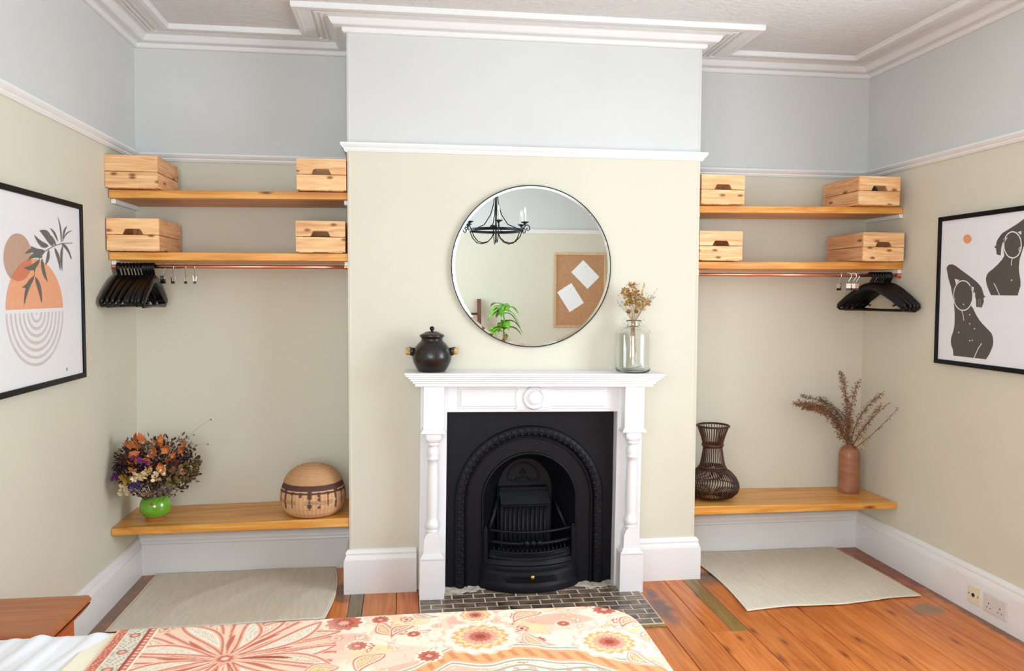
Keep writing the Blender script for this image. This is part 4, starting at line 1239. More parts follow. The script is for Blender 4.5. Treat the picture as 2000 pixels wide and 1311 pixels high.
for s in (-1, 1):
    z = mz(px_)
    b = MB(); b.tube([(px_ + s * .086, py_, z + .106), (px_ + s * .104, py_, z + .112), (px_ + s * .104, py_, z + .088), (px_ + s * .088, py_, z + .082)], [.010, .011, .010, .010], 12)
    b.tube([(px_ + s * .086, py_, z + .098), (px_ + s * .109, py_, z + .100)], [.016, .0155], 16)
    h = b.build('side_handle', M['stoneware_red'], T3, smooth='all')
    b = MB(); b.tube([(px_ + s * .106, py_, z + .100), (px_ + s * .113, py_, z + .100), (px_ + s * .126, py_, z + .100), (px_ + s * .1275, py_, z + .100)], [.0165, .0185, .0165, .012], 18); b.build('cork_grip', M['cork'], h, smooth='all')

jx, jy = .5195, -.116
z = mz(jx)
T4 = thing('glass_jar', 'clear demijohn style glass jar holding dried flowers on the mantelpiece', 'jar', (jx, jy, z))
b = MB()
b.lathe([(0, .001), (.070, 0), (.082, .004), (.0875, .014), (.089, .03), (.089, .185), (.086, .200), (.076, .214), (.058, .223), (.042, .2275), (.034, .231), (.031, .238), (.031, .250), (.036, .254), (.0375, .259), (.036, .263), (.033, .262),
         (.0285, .254), (.028, .236), (.031, .229), (.055, .219), (.073, .210), (.0825, .198), (.0855, .184), (.0855, .03), (.084, .017), (.078, .009), (.060, .007), (0, .010)], (jx, jy, z), 64)
b.build('jar_body', M['jar_glass'], T4, smooth='all')
for s in (-1, 1):
    b = MB(); b.tube([(jx + s * .030, jy, z + .236), (jx + s * .044, jy, z + .238), (jx + s * .054, jy, z + .250), (jx + s * .053, jy, z + .264), (jx + s * .044, jy, z + .268), (jx + s * .034, jy, z + .257)], .0042, 10)
    b.build('ring_handle', M['jar_glass'], T4, smooth='all')


def stemline(p0, p1, bend=(0, 0, 0), k=6):
    p0, p1, bd = Vector(p0), Vector(p1), Vector(bend)
    return [p0.lerp(p1, i / k) + bd * math.sin(pi * i / k) for i in range(k + 1)]


def petalblob(b, c, r, n, el=.5, seed=0, mi=0):
    rr = random.Random(seed)
    for i in range(n):
        a = rr.uniform(0, 2 * pi); t = rr.uniform(-.6, 1)
        d = Vector((math.cos(a) * math.cos(t), math.sin(a) * math.cos(t), math.sin(t)))
        leaf(b, Vector(c) + d * r * .25, d, r * rr.uniform(.7, 1.0), r * el, mi, rr)


def leaf(b, p, d, l, w, mi=0, rr=random, curl=.15):
    d = Vector(d).normalized()
    s = d.cross(Vector((rr.uniform(-1, 1), rr.uniform(-1, 1), rr.uniform(-1, 1))))
    if s.length < .05: s = d.cross(Vector((0, 0, 1)))
    s.normalize(); u = s.cross(d)
    p = Vector(p)
    vs = [p, p + d * l * .35 + s * w * .5 + u * l * curl * .6, p + d * l * .75 + s * w * .38 + u * l * curl * .5, p + d * l, p + d * l * .75 - s * w * .38 + u * l * curl * .5, p + d * l * .35 - s * w * .5 + u * l * curl * .6, p + d * l * .5 + u * l * curl * 1.3]
    b.add(vs, [(0, 1, 6), (1, 2, 6), (2, 3, 6), (3, 4, 6), (4, 5, 6), (5, 0, 6)], mi)


T5 = thing('dried_posy', 'small posy of straw-coloured dried flowers standing in the glass jar', 'dried flowers', (jx, jy, z + .1))
mouth = Vector((jx, jy, z + .245))
tips = [(-.045, 0, .405, 'tan'), (-.012, -.01, .432, 'tan'), (.010, .01, .395, 'tan'), (.028, 0, .372, 'straw'), (.060, .01, .350, 'straw'), (-.026, -.01, .345, 'must'), (-.030, -.015, .306, 'ball'), (.008, -.02, .308, 'ball'), (.052, 0, .44, 'spike'), (.030, -.015, .330, 'straw'), (.000, 0, .36, 'tan'), (-.03, .01, .38, 'tan')]
for i, (dx, dy, dz, kd) in enumerate(tips):
    base = Vector((jx + random.uniform(-.02, .02), jy + random.uniform(-.02, .02), z + random.uniform(.02, .10)))
    tip = Vector((jx + dx, jy + dy, z + dz))
    b = MB(); b.tube([base, mouth + Vector((random.uniform(-.012, .012), random.uniform(-.012, .012), 0)), tip], .0013, 5); b.build('stem', M['straw'], T5)
    b = MB()
    if kd == 'ball': b.ball(tip, .0115, 12, 8); b.build('button_flower', M['brown_ball'], T5, smooth='all')
    elif kd == 'spike':
        for k in range(26):
            p = tip.lerp(mouth, .45 * k / 26); leaf(b, p, (tip - mouth).normalized() + Vector((random.uniform(-.4, .4), random.uniform(-.4, .4), .3)), .014, .005)
        b.build('grass_spike', M['straw'], T5)
    else:
        petalblob(b, tip, .027 if kd != 'straw' else .031, 34, .36, i); b.build('dry_flower', M[{'tan': 'tan_flower', 'straw': 'straw', 'must': 'mustard_flower'}[kd]], T5)
b = MB()
for i in range(34):
    a = random.uniform(-1, 1)
    if i < 12: q = Vector((jx + random.uniform(.070, .115), jy + random.uniform(-.03, .03), z + random.uniform(.37, .43)))
    elif i < 22: q = Vector((jx + random.uniform(-.085, -.04), jy + random.uniform(-.03, .03), z + random.uniform(.33, .39)))
    else: q = Vector((jx + random.uniform(-.05, .04), jy + random.uniform(-.03, .03), z + random.uniform(.42, .455)))
    b.ball(q, .0022, 6, 4)
    b.tube([q, q.lerp(mouth, .5) + Vector((0, 0, .01)), mouth], .0004, 3, cap=False)
o = b.build('seed_heads', M['seed_grey'], T5); o['kind'] = 'stuff'
b = MB(); b.tube([(jx - .05, jy, z + .012), (jx, jy - .01, z + .02), (jx + .045, jy, z + .03)], .0012, 5); b.build('stem', M['twig'], T5)

# ================================================================ LEFT ALCOVE BENCH
vx, vy = -1.866, .145
vz = LBZ(vx)
T6 = thing('green_vase', 'squat green glazed vase with terracotta foot, at the left end of the bench', 'vase', (vx, vy, vz))
b = MB(); b.lathe([(0, 0), (.044, 0), (.046, .004), (.043, .013), (.030, .016), (0, .017)], (vx, vy, vz), 36); b.build('foot', M['terracotta'], T6, smooth=True)
b = MB(); b.lathe([(.030, .013), (.043, .013), (.060, .026), (.071, .044), (.0755, .065), (.073, .085), (.065, .104), (.054, .117), (.046, .122), (.042, .121), (.045, .115), (.06, .095), (.067, .065), (.05, .03), (0, .022)], (vx, vy, vz), 48)
b.build('vase_body', M['green_glaze'], T6, smooth='all')
b = MB(); b.ball((vx + .004, vy - .0735, vz + .095), .007, 8, 6, sy=.4); b.build('glaze_spot', M['terracotta'], T6)

BC = Vector((-1.835, .085, .655))
T7 = thing('dried_bouquet', 'large bouquet of dried orange, purple and brown flowers in the green vase', 'dried flowers', (vx, vy, vz + .12))
VM = Vector((vx, vy, vz + .118))
rr = random.Random(3)


def okx(p): return p.x > XW(p.z) + .012


def bqpoint(a, t, r):      # direction in the bouquet
    return BC + Vector((math.cos(a) * math.cos(t) * r * 1.03, math.sin(a) * math.cos(t) * r * .72, math.sin(t) * r * .92))


# dense brown filler
for nm, mt, cnt, sd in (('filler_sprigs', 'maroon', 900, 1), ('filler_sprigs', 'dark_leaf', 800, 2), ('filler_sprigs', 'seed_grey', 260, 4), ('filler_sprigs', 'olive', 200, 5), ('filler_sprigs', 'seed_brown', 300, 6)):
    r_ = random.Random(sd); b = MB(); k = 0
    while k < cnt:
        a = r_.uniform(0, 2 * pi); t = math.asin(r_.uniform(-.85, .75)); r = .185 * r_.uniform(.45, 1.03)
        p = bqpoint(a, t, r)
        if sd == 4: p.z -= .03
        if sd == 5: p = bqpoint(r_.uniform(-1.2, .2), r_.uniform(-.5, .1), .18)
        if not okx(p): continue
        if p.z < vz + .11: k += 1; continue
        d = (p - VM).normalized() + Vector((r_.uniform(-.6, .6), r_.uniform(-.6, .6), r_.uniform(-.6, .6)))
        leaf(b, p, d, r_.uniform(.013, .028), r_.uniform(.007, .015), 0, r_)
        k += 1
    o = b.build(nm, M[mt], T7); o['kind'] = 'stuff'
b = MB()
for i in range(70):
    a = rr.uniform(0, 2 * pi); t = rr.uniform(-.7, 1.1); p = bqpoint(a, t, .17)
    if okx(p): b.tube(stemline(VM - Vector((0, 0, .05)), p, (0, 0, -.01), 4), .0011, 4)
o = b.build('stems', M['twig'], T7); o['kind'] = 'stuff'


def pxp(x, y, dy=0): return None


def flower(c, r, n, mt, nm, seed, el=.62):
    b = MB(); petalblob(b, Vector(c) + Vector((0, -.055, 0)), r * 1.1, n, el, seed); return b.build(nm, M[mt], T7)


for i, (c, r, n_, mt, nm) in enumerate([
    ((-1.878, -.035, .632), .030, 22, 'cream_flower', 'cream_flower'), ((-1.860, -.045, .640), .026, 16, 'cream_flower', 'cream_flower'),
    ((-1.772, -.035, .652), .028, 20, 'cream_flower', 'cream_flower'), ((-1.790, -.045, .626), .024, 16, 'cream_flower', 'cream_flower'), ((-1.765, -.02, .672), .02, 14, 'cream_flower', 'cream_flower'),
    ((-1.985, .00, .625), .024, 26, 'purple_flower', 'purple_flower'), ((-1.930, -.02, .622), .032, 28, 'mustard_flower', 'mustard_flower'),
    ((-1.882, -.045, .595), .024, 30, 'violet_flower', 'violet_flower'), ((-1.850, -.030, .705), .026, 26, 'purple_flower', 'purple_flower'), ((-1.885, -.03, .718), .020, 20, 'purple_flower', 'purple_flower'),
    ((-1.895, -.04, .665), .018, 14, 'orange_leaf', 'orange_flower'), ((-1.960, .02, .545), .024, 22, 'cream_flower', 'pale_sprig'), ((-1.955, .0, .575), .020, 18, 'cream_flower', 'pale_sprig'),
    ((-1.700, -.02, .655), .030, 30, 'seed_brown', 'brown_flower'), ((-1.712, -.01, .690), .026, 26, 'maroon', 'brown_flower'), ((-1.725, .0, .60), .030, 30, 'olive', 'olive_sprig'),
    ((-1.795, -.03, .548), .028, 26, 'seed_grey', 'grey_sprig'), ((-1.830, -.04, .555), .022, 18, 'seed_brown', 'grey_sprig'), ((-1.755, -.02, .565), .03, 30, 'seed_grey', 'grey_sprig'),
    ((-1.945, .02, .70), .032, 30, 'maroon', 'brown_flower'), ((-1.975, .03, .67), .030, 30, 'dark_leaf', 'brown_flower'), ((-1.830, .0, .765), .028, 34, 'seed_grey', 'grey_sprig'),
    ((-1.828, -.04, .668), .018, 22, 'straw', 'straw_head'), ((-1.826, -.04, .650), .015, 18, 'straw', 'straw_head'), ((-1.825, .0, .735), .02, 20, 'pale_plume', 'pale_head')]):
    flower(c, r, n_, mt, nm, 20 + i)
LV = [((-1.905, 0, .765), (-.8, 0, .7), .04), ((-1.885, 0, .780), (-.1, 0, 1), .048), ((-1.878, -.01, .745), (-.15, -.2, -1), .045), ((-1.862, 0, .765), (.7, 0, .3), .036), ((-1.87, 0, .77), (-.9, .1, .1), .034),
      ((-1.780, 0, .765), (.05, 0, 1), .052), ((-1.775, -.01, .735), (.5, -.2, .6), .046), ((-1.79, -.02, .715), (-.5, -.2, .5), .046), ((-1.78, -.03, .70), (.2, -.3, -.6), .046), ((-1.800, -.02, .69), (-.5, -.3, -.5), .040),
      ((-1.805, -.02, .725), (-.2, -.2, .9), .044), ((-1.765, -.02, .70), (.8, -.2, .0), .040), ((-1.815, -.03, .70), (-.8, -.1, .3), .036), ((-1.93, .0, .72), (.8, -.1, .4), .050), ((-1.94, .0, .715), (.5, -.2, -.2), .040),
      ((-1.745, .0, .705), (1, 0, .4), .036), ((-1.730, -.01, .712), (.6, 0, 1), .032), ((-1.705, 0, .735), (.6, 0, .6), .036), ((-1.69, 0, .765), (.5, 0, .8), .034), ((-1.850, .0, .790), (-.5, 0, .8), .044), ((-1.832, .0, .775), (.6, 0, .9), .030)]
for i, (p, d, l) in enumerate(LV):
    b = MB(); leaf(b, Vector(p) + Vector((0, -.05, 0)), d, l * 1.3, l * .85, 0, random.Random(i + 2), .22); b.build('orange_leaf', M['orange_leaf'], T7)
    b = MB(); b.tube(stemline(VM, p, (0, 0, 0), 3), .0012, 4); b.build('stem', M['twig'], T7)
for i, (p, d, l) in enumerate([((-1.905, 0, .745), (-1, 0, .25), .05), ((-1.90, 0, .715), (-1, 0, .3), .048), ((-1.815, 0, .745), (1, 0, -.1), .046), ((-1.83, 0, .72), (.9, 0, .5), .04), ((-1.92, 0, .70), (-.7, 0, .5), .045)]):
    b = MB(); leaf(b, Vector(p) + Vector((0, -.04, 0)), d, l, l * .45, 0, random.Random(i + 60), .15); b.build('dark_leaf', M['dark_leaf'], T7)
# pale feathery plumes arching to the right
for i, (tip, bd) in enumerate((((-1.655, .0, .80), (-.03, 0, .03)), ((-1.64, -.01, .775), (-.03, 0, .045)), ((-1.625, 0, .72), (-.02, 0, .07)), ((-1.60, 0, .705), (0, 0, .09)), ((-1.665, .0, .825), (-.04, 0, .02)))):
    ln = stemline((-1.765, .0, .66), tip, bd, 10)
    b = MB(); b.tube(ln, .0010, 4)
    for k in range(60):
        t = k / 60 * 9.9; p = Vector(ln[int(t)]).lerp(Vector(ln[min(int(t) + 1, 10)]), t % 1)
        q = p + Vector((rr.uniform(-.006, .014), rr.uniform(-.01, .01), rr.uniform(-.006, .016)))
        b.tube([p, q], .0004, 3, cap=False)
    b.build('feathery_plume', M['pale_plume'], T7)
for i, (tx, tz) in enumerate(((-1.560, .888), (-1.575, .768), (-1.640, .815))):
    b = MB(); b.tube(stemline((-1.76, 0, .68), (tx, 0, tz), (0, 0, .03), 6), .0005, 4); b.ball((tx, 0, tz), .0042, 8, 6); b.build('seed_stalk', M['seed_grey'], T7)

# ---- lidded coiled basket
bx_, by_ = -1.0925, .142
bz = LBZ(bx_) + .0005


def coil_obj(name, prof, colf, par, n=144):
    # refine profile into coils
    P_ = []
    for i in range(len(prof) - 1):
        (r0, z0), (r1, z1) = prof[i], prof[i + 1]
        L = math.hypot(r1 - r0, z1 - z0); m = max(2, int(L / .0022))
        nx, nz = (z1 - z0) / L, -(r1 - r0) / L
        for k in range(m):
            t = k / m
            P_.append([r0 + (r1 - r0) * t, z0 + (z1 - z0) * t, nx, nz])
    P_.append([prof[-1][0], prof[-1][1], 0, 1])
    s = 0; out = []
    for i, (r, z_, nx, nz) in enumerate(P_):
        if i: s += math.hypot(r - P_[i - 1][0], z_ - P_[i - 1][1])
        w = .0013 * abs(math.sin(pi * s / .0066))
        out.append((max(r + nx * w, 0), z_ + nz * w))
    b = MB(); b.lathe(out, (bx_, by_, bz), n)
    o = b.build(name, M['coil'], par, smooth='all')
    me = o.data
    co = np.zeros(len(me.vertices) * 3); me.vertices.foreach_get('co', co); co = co.reshape(-1, 3)
    ang = np.arctan2(co[:, 1] - 0, co[:, 0] - 0); zz = co[:, 2]
    col = colf(ang, zz, np.hypot(co[:, 0], co[:, 1]))
    a = me.color_attributes.new('Col', 'FLOAT_COLOR', 'POINT')
    a.data.foreach_set('color', np.concatenate([col, np.ones((len(col), 1))], 1).astype(np.float32).ravel())
    return o


T8 = thing('coiled_basket', 'round coiled basket with domed lid and dark woven pattern, by the chimney breast', 'basket', (bx_, by_, bz))
tan = np.array(srgb(216, 168, 122)[:3]); tan2 = np.array(srgb(196, 146, 98)[:3]); drk = np.array(srgb(84, 54, 46)[:3])


def bodycol(a, z, r):
    hz = z
    ph = (a / (2 * pi) * 22) % 1; k = np.floor(a / (2 * pi) * 22).astype(int)
    st = ((a * 60 + z * 900) % (2 * pi)) / (2 * pi)
    col = tan[None] * (0.9 + .2 * (np.sin(a * 95) > 0)[:, None])
    w = np.where(k % 3 == 0, .17, np.where(k % 3 == 1, .09, .06))
    up = .128; lo = np.where(k % 3 == 0, .052, np.where(k % 3 == 1, .060, .068))
    taper = np.clip((z - lo) / (up - lo), 0, 1)
    ww = w * (.35 + .65 * np.abs(np.sin(taper * 5.2 + k)))
    m = (np.abs(ph - .5) < ww) & (z < up) & (z > lo)
    m |= (np.abs(ph - .5) < .22 * np.clip((z - .105) / .03, 0, 1)) & (z < .14) & (z > .10)
    m |= (z > .128) & (z < .137)
    m |= (z > .144) & (z < .172)
    m |= ((z > .137) & (z <= .144)) & (np.sin(a * 7) > .82)
    m |= (z < .1) & (z > .075) & (np.sin(z * 2 * pi / .0066) > .55) & (k % 4 != 1)
    return np.where(m[:, None], drk[None] * 1.1, col)


def lidcol(a, z, r):
    col = np.where((np.sin(a * 80 + z * 700) > 0)[:, None], tan[None] * .95, tan2[None])
    m = (np.sin(z * 2 * pi / .0075) > .72)
    return np.where(m[:, None], col * .8, col)


coil_obj('basket_body', [(.0, .001), (.105, .001), (.128, .008), (.148, .028), (.161, .058), (.165, .088), (.162, .118), (.154, .145), (.143, .170)], bodycol, T8)
coil_obj('basket_lid', [(.139, .166), (.146, .171), (.142, .181), (.130, .200), (.112, .220), (.088, .237), (.058, .248), (.028, .253), (0.0, .2545)], lidcol, T8)

# ================================================================ RIGHT ALCOVE BENCH
rx_, ry_ = 1.072, .192
rz = RBZ(rx_) + .0006
T9 = thing('rattan_vase', 'dark openwork rattan vase with flared rim, beside the chimney breast', 'vase', (rx_, ry_, rz))


def hoop(r, z_, th, nm, mt='rattan_dark', sz=1):
    b = MB(); b.tube([(rx_ + r * math.cos(a), ry_ + r * math.sin(a), rz + z_) for a in np.linspace(0, 2 * pi, 40, endpoint=False)], th, 8, closed=True, sz=sz); b.build(nm, M[mt], T9, smooth='all')


hoop(.087, .406, .0058, 'rim_hoop'); hoop(.055, .300, .0070, 'waist_hoop', 'rattan'); hoop(.052, .290, .0045, 'waist_hoop'); hoop(.070, .178, .0060, 'neck_hoop', 'rattan'); hoop(.076, .168, .0055, 'neck_hoop', 'rattan_dark')
hoop(.145, .070, .0030, 'belly_hoop', 'rattan'); hoop(.060, .006, .0060, 'base_hoop')
neck = [(.085, .405), (.074, .375), (.062, .340), (.052, .300), (.050, .285), (.056, .245), (.062, .210), (.070, .175)]
for i in range(34):
    a = 2 * pi * i / 34
    b = MB(); b.tube([(rx_ + r * math.cos(a), ry_ + r * math.sin(a), rz + z_) for r, z_ in neck], .0027, 5, cap=False); b.build('neck_cane', M['rattan'], T9, smooth='all')
bel = [(.070, .170), (.100, .150), (.128, .120), (.143, .088), (.146, .068), (.138, .043), (.115, .020), (.085, .009), (.055, .004)]
for i in range(60):
    a = 2 * pi * i / 60
    b = MB(); b.tube([(rx_ + r * math.cos(a + .10 * math.sin(q)), ry_ + r * math.sin(a + .10 * math.sin(q)), rz + z_) for q, (r, z_) in enumerate(bel)], .0032, 5, cap=False); b.build('belly_cane', M['rattan_dark' if i % 2 else 'rattan'], T9, smooth='all')

ux, uy = 1.936, .275
uz = RBZ(ux) + .0005
T10 = thing('stoneware_bottle', 'tall brown salt-glazed stoneware bottle at the right end of the bench', 'bottle', (ux, uy, uz))
b = MB(); b.lathe([(0, 0), (.056, 0), (.0585, .003), (.0592, .02), (.0575, .035), (.0590, .06), (.0590, .20), (.0585, .222), (.054, .242), (.044, .259), (.030, .272), (.020, .279), (.017, .284), (.0175, .292), (.020, .296), (.0195, .300), (.013, .301), (.012, .28), (.0, .27)], (ux, uy, uz), 48)
b.build('bottle_body', M['bottle'], T10, smooth='all')
T11 = thing('dried_branches', 'feathery brown dried branches standing in the stoneware bottle', 'dried branches', (ux, uy, uz + .29))
BM = Vector((ux - .003, uy, uz + .296))


def branch(tip, bend, n, col, spread=.020, seed=0, ext=0, l=.017, start=.15):
    r_ = random.Random(seed)
    ln = stemline(BM - Vector((0, 0, .06)), tip, bend, 14)
    ln[0] = Vector((ux, uy, uz + .2))
    ln[1] = Vector((BM.x, BM.y, BM.z - .01))
    t = thing_part('branch', T11, ln, r_, col, n, spread, l, start)
    return ln


def thing_part(nm, par, ln, r_, col, n, spread, l, start):
    b = MB(); b.tube(ln, [.0022] * 6 + [.0016] * 5 + [.001] * (len(ln) - 11), 5)
    o = b.build(nm, M['twig'], par, smooth='all')
    b = MB(); m = len(ln) - 1
    for k in range(n):
        t = start + (1 - start) * r_.random(); f = t * m; i = min(int(f), m - 1)
        p = Vector(ln[i]).lerp(Vector(ln[i + 1]), f - i); tan_ = (Vector(ln[i + 1]) - Vector(ln[i])).normalized()
        d = tan_ * .5 + Vector((r_.uniform(-1, 1), r_.uniform(-1, 1), r_.uniform(-1, .8)))
        d.normalize(); sp = spread * (1.15 - .6 * t) * r_.random()
        q = p + d * sp
        if q.x > XR - .012 or q.y > D - .01: continue
        leaf(b, q, d + Vector((0, 0, -.3)), l * r_.uniform(.5, 1.1), l * .30, 0, r_)
        if k % 3 == 0: b.tube([p, q], .0005, 3, cap=False)
    s = b.build('seed_husks', M[col], o); s['kind'] = 'stuff'
    return o


branch((1.585, .245, .890), (.05, 0, .085), 760, 'seed_brown', .034, 1, l=.019)
branch((1.640, .265, .868), (.03, 0, .075), 520, 'seed_brown', .032, 2, l=.019)
branch((1.742, .260, .915), (.05, 0, .030), 300, 'seed_grey', .034, 3, l=.016, start=.45)
branch((1.622, .250, .935), (.10, 0, .06), 150, 'seed_grey', .020, 4, l=.014, start=.75)
branch((1.862, .250, 1.062), (.012, 0, .0), 560, 'seed_brown', .026, 5)
branch((1.938, .205, 1.020), (-.035, 0, -.03), 430, 'seed_brown', .024, 6)
branch((1.995, .055, .972), (-.040, 0, .030), 300, 'seed_brown', .020, 7, l=.014, start=.25)
branch((1.960, .020, .905), (-.01, 0, .0), 330, 'seed_brown', .020, 8, l=.014, start=.2)
branch((2.035, -.03, .900), (-.02, 0, -.035), 90, 'seed_brown', .014, 9, l=.012, start=.3)
branch((2.000, .00, .925), (-.02, 0, .01), 60, 'seed_brown', .012, 10, l=.010, start=.4)
b = MB()
r_ = random.Random(4)
for i in range(14):
    p = Vector((ux + .012 + .05 * r_.random(), uy - .045 - .02 * r_.random(), uz + .262 + .05 * r_.random()))
    petalblob(b, p, .010, 8, .6, i); b.tube([p, BM], .0006, 3, cap=False)
b.build('cream_blossoms', M['cream_flower'], T11)

# ================================================================ RUGS


def rug(corners, label, nm_group, seed, edge=None):
    c00, c10, c11, c01 = corners      # back-left, back-right, front-right, front-left
    t = thing('rug', label, 'rug', ((c00[0] + c11[0]) / 2, (c00[1] + c11[1]) / 2, 0), nm_group)
    r_ = np.random.RandomState(seed); K = [(r_.uniform(2, 9), r_.uniform(2, 16), r_.uniform(0, 6), r_.uniform(.3, 1)) for _ in range(7)]

    def fn(u, v):
        x = (c00[0] * (1 - u) + c10[0] * u) * (1 - v) + (c01[0] * (1 - u) + c11[0] * u) * v
        y = (c00[1] * (1 - u) + c10[1] * u) * (1 - v) + (c01[1] * (1 - u) + c11[1] * u) * v
        if edge:
            dx, dy = edge(u, v); x += dx; y += dy
        h = sum(a * math.sin(k1 * u * 1.6 + k2 * v * .9 + ph) for k1, k2, ph, a in K) / 3.5
        fl_ = min(1, 6 * min(u, 1 - u), 6 * min(v, 1 - v))
        h = h + .9 * math.sin(11 * u + 5 * v + 2 * math.sin(3 * v)) ** 5
        z = .0068 + .0046 * max(-.8, h) * (.35 + .65 * fl_)
        return (x, y, max(.0045, z))
    b = MB(); b.grid(fn, 70, 60); o = b.build('rug_weave', M['rug'], t, smooth='all', fix=False, solid=.0035)
    for uu, vv in (((0, 0), (0, 1)), ((1, 0), (1, 1))):
        b = MB(); b.tube([tuple(Vector(fn(uu[0], k / 30)) + Vector((0, 0, .001))) for k in range(31)], .0055, 6, sz=.6); b.build('hem', M['rug_hem'], t, smooth='all')
    for vv in (0, 1):
        b = MB(); b.tube([tuple(Vector(fn(k / 40, vv)) + Vector((0, 0, .0005))) for k in range(41)], .0035, 6, sz=.8); b.build('hem', M['rug_hem'], t, smooth='all')
    return t


rug([(1.09, .366), (1.900, .372), (1.932, -.412), (.992, -.480)], 'cream woven flatweave rug in front of the right alcove bench', 'cream woven rugs', 1,
    lambda u, v: (-.11 * (1 - u) * (1 - v) ** 1 + .0 + .03 * (1 - u) * math.sin(pi * v), (.012 * math.sin(9 * u) * (v > .9))))
rug([(-1.930, .372), (-1.004, .376), (-.995, -.330), (-1.935, -.36)], 'cream woven flatweave rug in front of the left alcove bench', 'cream woven rugs', 2,
    lambda u, v: (.028 * u * math.sin(pi * v), 0))

# ================================================================ SOCKETS ON THE RIGHT SKIRTING
xs = XR - .028
T12 = thing('blank_outlet', 'cream square outlet plate with a dark centre hole on the right skirting', 'outlet', (xs, -.634, .05))
b = MB(); b.cbox(xs - .006, xs, -.676, -.592, .050, .134, .002); b.build('plate', M['socket_cream'], T12)
b = MB(); b.tube([(xs - .0065, -.634, .092), (xs - .010, -.634, .092)], .009, 14); b.build('hole', M['socket_hole'], T12)
for dy in (-.03, .03):
    b = MB(); b.tube([(xs - .006, -.634 + dy, .092), (xs - .0072, -.634 + dy, .092)], .003, 8); b.build('screw', M['socket_hole'], T12)
T13 = thing('double_socket', 'white double electrical socket on the right skirting, beside the cream plate', 'socket', (xs, -.772, .05))
b = MB(); b.cbox(xs - .009, xs, -.846, -.700, .050, .136, .003); b.build('plate', M['socket_white'], T13)
for yc in (-.738, -.808):
    for dy, dz, wy, wz in ((0, .010, .0022, .004), (-.011, -.010, .0035, .0018), (.011, -.010, .0035, .0018)):
        b = MB(); b.box(xs - .0096, xs - .008, yc + dy - wy, yc + dy + wy, .082 + dz - wz, .082 + dz + wz); b.build('pin_hole', M['socket_hole'], T13)
    b = MB(); b.cbox(xs - .012, xs - .008, yc - .007, yc + .007, .112, .126, .0015); b.build('switch', M['socket_white'], T13)

# ================================================================ BEDSIDE TABLE
T14 = thing('bedside_table', 'orange pine bedside table with overhanging moulded top, between bed and left wall', 'table', (-1.835, -1.34, 0))
tx0, tx1, ty0, ty1 = -2.028, -1.690, -1.492, -1.165
b = MB(); b.cbox(tx0, tx1, ty0, ty1, .444, .470, .009); b.build('table_top', M['table_wood'], T14, smooth=False)
b = MB()
pr = [(.0, .444), (.002, .440), (.010, .428), (.022, .414), (.034, .404), (.040, .400)]
vs = []
for d, z in pr:
    d += .004
    vs += [(tx0, ty1 - d, z), (tx1 - d, ty1 - d, z), (tx1 - d, ty0, z)]
b.add(vs, [(3 * j, 3 * j + 1, 3 * j + 4, 3 * j + 3) for j in range(len(pr) - 1)] + [(3 * j + 1, 3 * j + 2, 3 * j + 5, 3 * j + 4) for j in range(len(pr) - 1)])
b.build('cove_moulding', M['table_side'], T14, smooth='all')
b = MB(); b.box(tx0 + .035, tx1 - .044, ty0, ty1 - .044, .06, .444); b.build('cabinet_body', M['table_side'], T14)
b = MB(); b.cbox(tx0 + .035, tx1 - .036, ty0, ty1 - .036, .0, .07, .003); b.build('plinth', M['table_side'], T14)

# ================================================================ BED
T15 = thing('bed', 'double bed under a paisley throw, head against the left wall', 'bed', (-.95, -2.25, 0))
b = MB(); b.cbox(-1.98, .06, -2.93, -1.56, .10, .26, .01); b.build('bed_base', M['mattress'], T15)
b = MB(); b.cbox(-1.975, .055, -2.92, -1.575, .26, .468, .035); b.build('mattress', M['mattress'], T15)
for x in (-1.9, .0):
    for y in (-2.86, -1.64):
        b = MB(); b.lathe([(0, 0), (.022, 0), (.028, .10), (0, .10)], (x, y, 0), 12); b.build('leg', M['table_side'], T15, smooth=True)

BX0, BX1, BY0, BY1 = -2.0, .108, -2.98, -1.523


def drape(U, V, ztop, rc=.17, r=.055, x1=BX1, y0=BY0, y1=BY1, puff=.010, seed=1, fold=1.0, wr=0.0):
    """flat cloth coordinates -> draped over the mattress (foot end at x1)"""
    kx1, ky0, ky1 = x1 - rc, y0 + rc, y1 - rc
    nx_ = np.minimum(U, kx1); ny_ = np.clip(V, ky0, ky1)
    dx, dy = U - nx_, V - ny_
    d = np.hypot(dx, dy); dd = np.where(d > 1e-9, d, 1)
    ex, ey = dx / dd, dy / dd
    flat = rc - r
    s = np.maximum(d - flat, 0)
    th = np.minimum(s / r, pi / 2)
    hor = np.minimum(d, flat) + r * np.sin(th)
    drop = r * (1 - np.cos(th)) + np.maximum(s - r * pi / 2, 0)
    per = np.where(ey > .5, U, V)
    q = np.clip((drop - .04) / .3, 0, 1)
    hor = hor + q * fold * (.020 + .018 * np.sin(per * 23 + 1.3 * np.sin(per * 7)) + .010 * np.sin(per * 51))
    X = nx_ + ex * hor; Y = ny_ + ey * hor
    R_ = np.random.RandomState(seed); h = 0
    for _ in range(9):
        a = R_.uniform(0, 6.28); k = R_.uniform(3, 11); h = h + np.sin((X * math.cos(a) + Y * math.sin(a)) * k + R_.uniform(0, 6)) / 9
    Z = ztop - drop + puff * h * (1 - q)
    if wr:
        w = np.sin(X * 38 + 9 * Y + 2 * np.sin(Y * 9)) * np.sin(Y * 5 + X * 3 + 1) + .6 * np.sin(X * 71 - 13 * Y + 1.5 * np.sin(X * 11))
        Z = Z + wr * np.maximum(w, -.3) * np.clip((-1.47 - X) / .08, 0, 1)
    return X, Y, Z


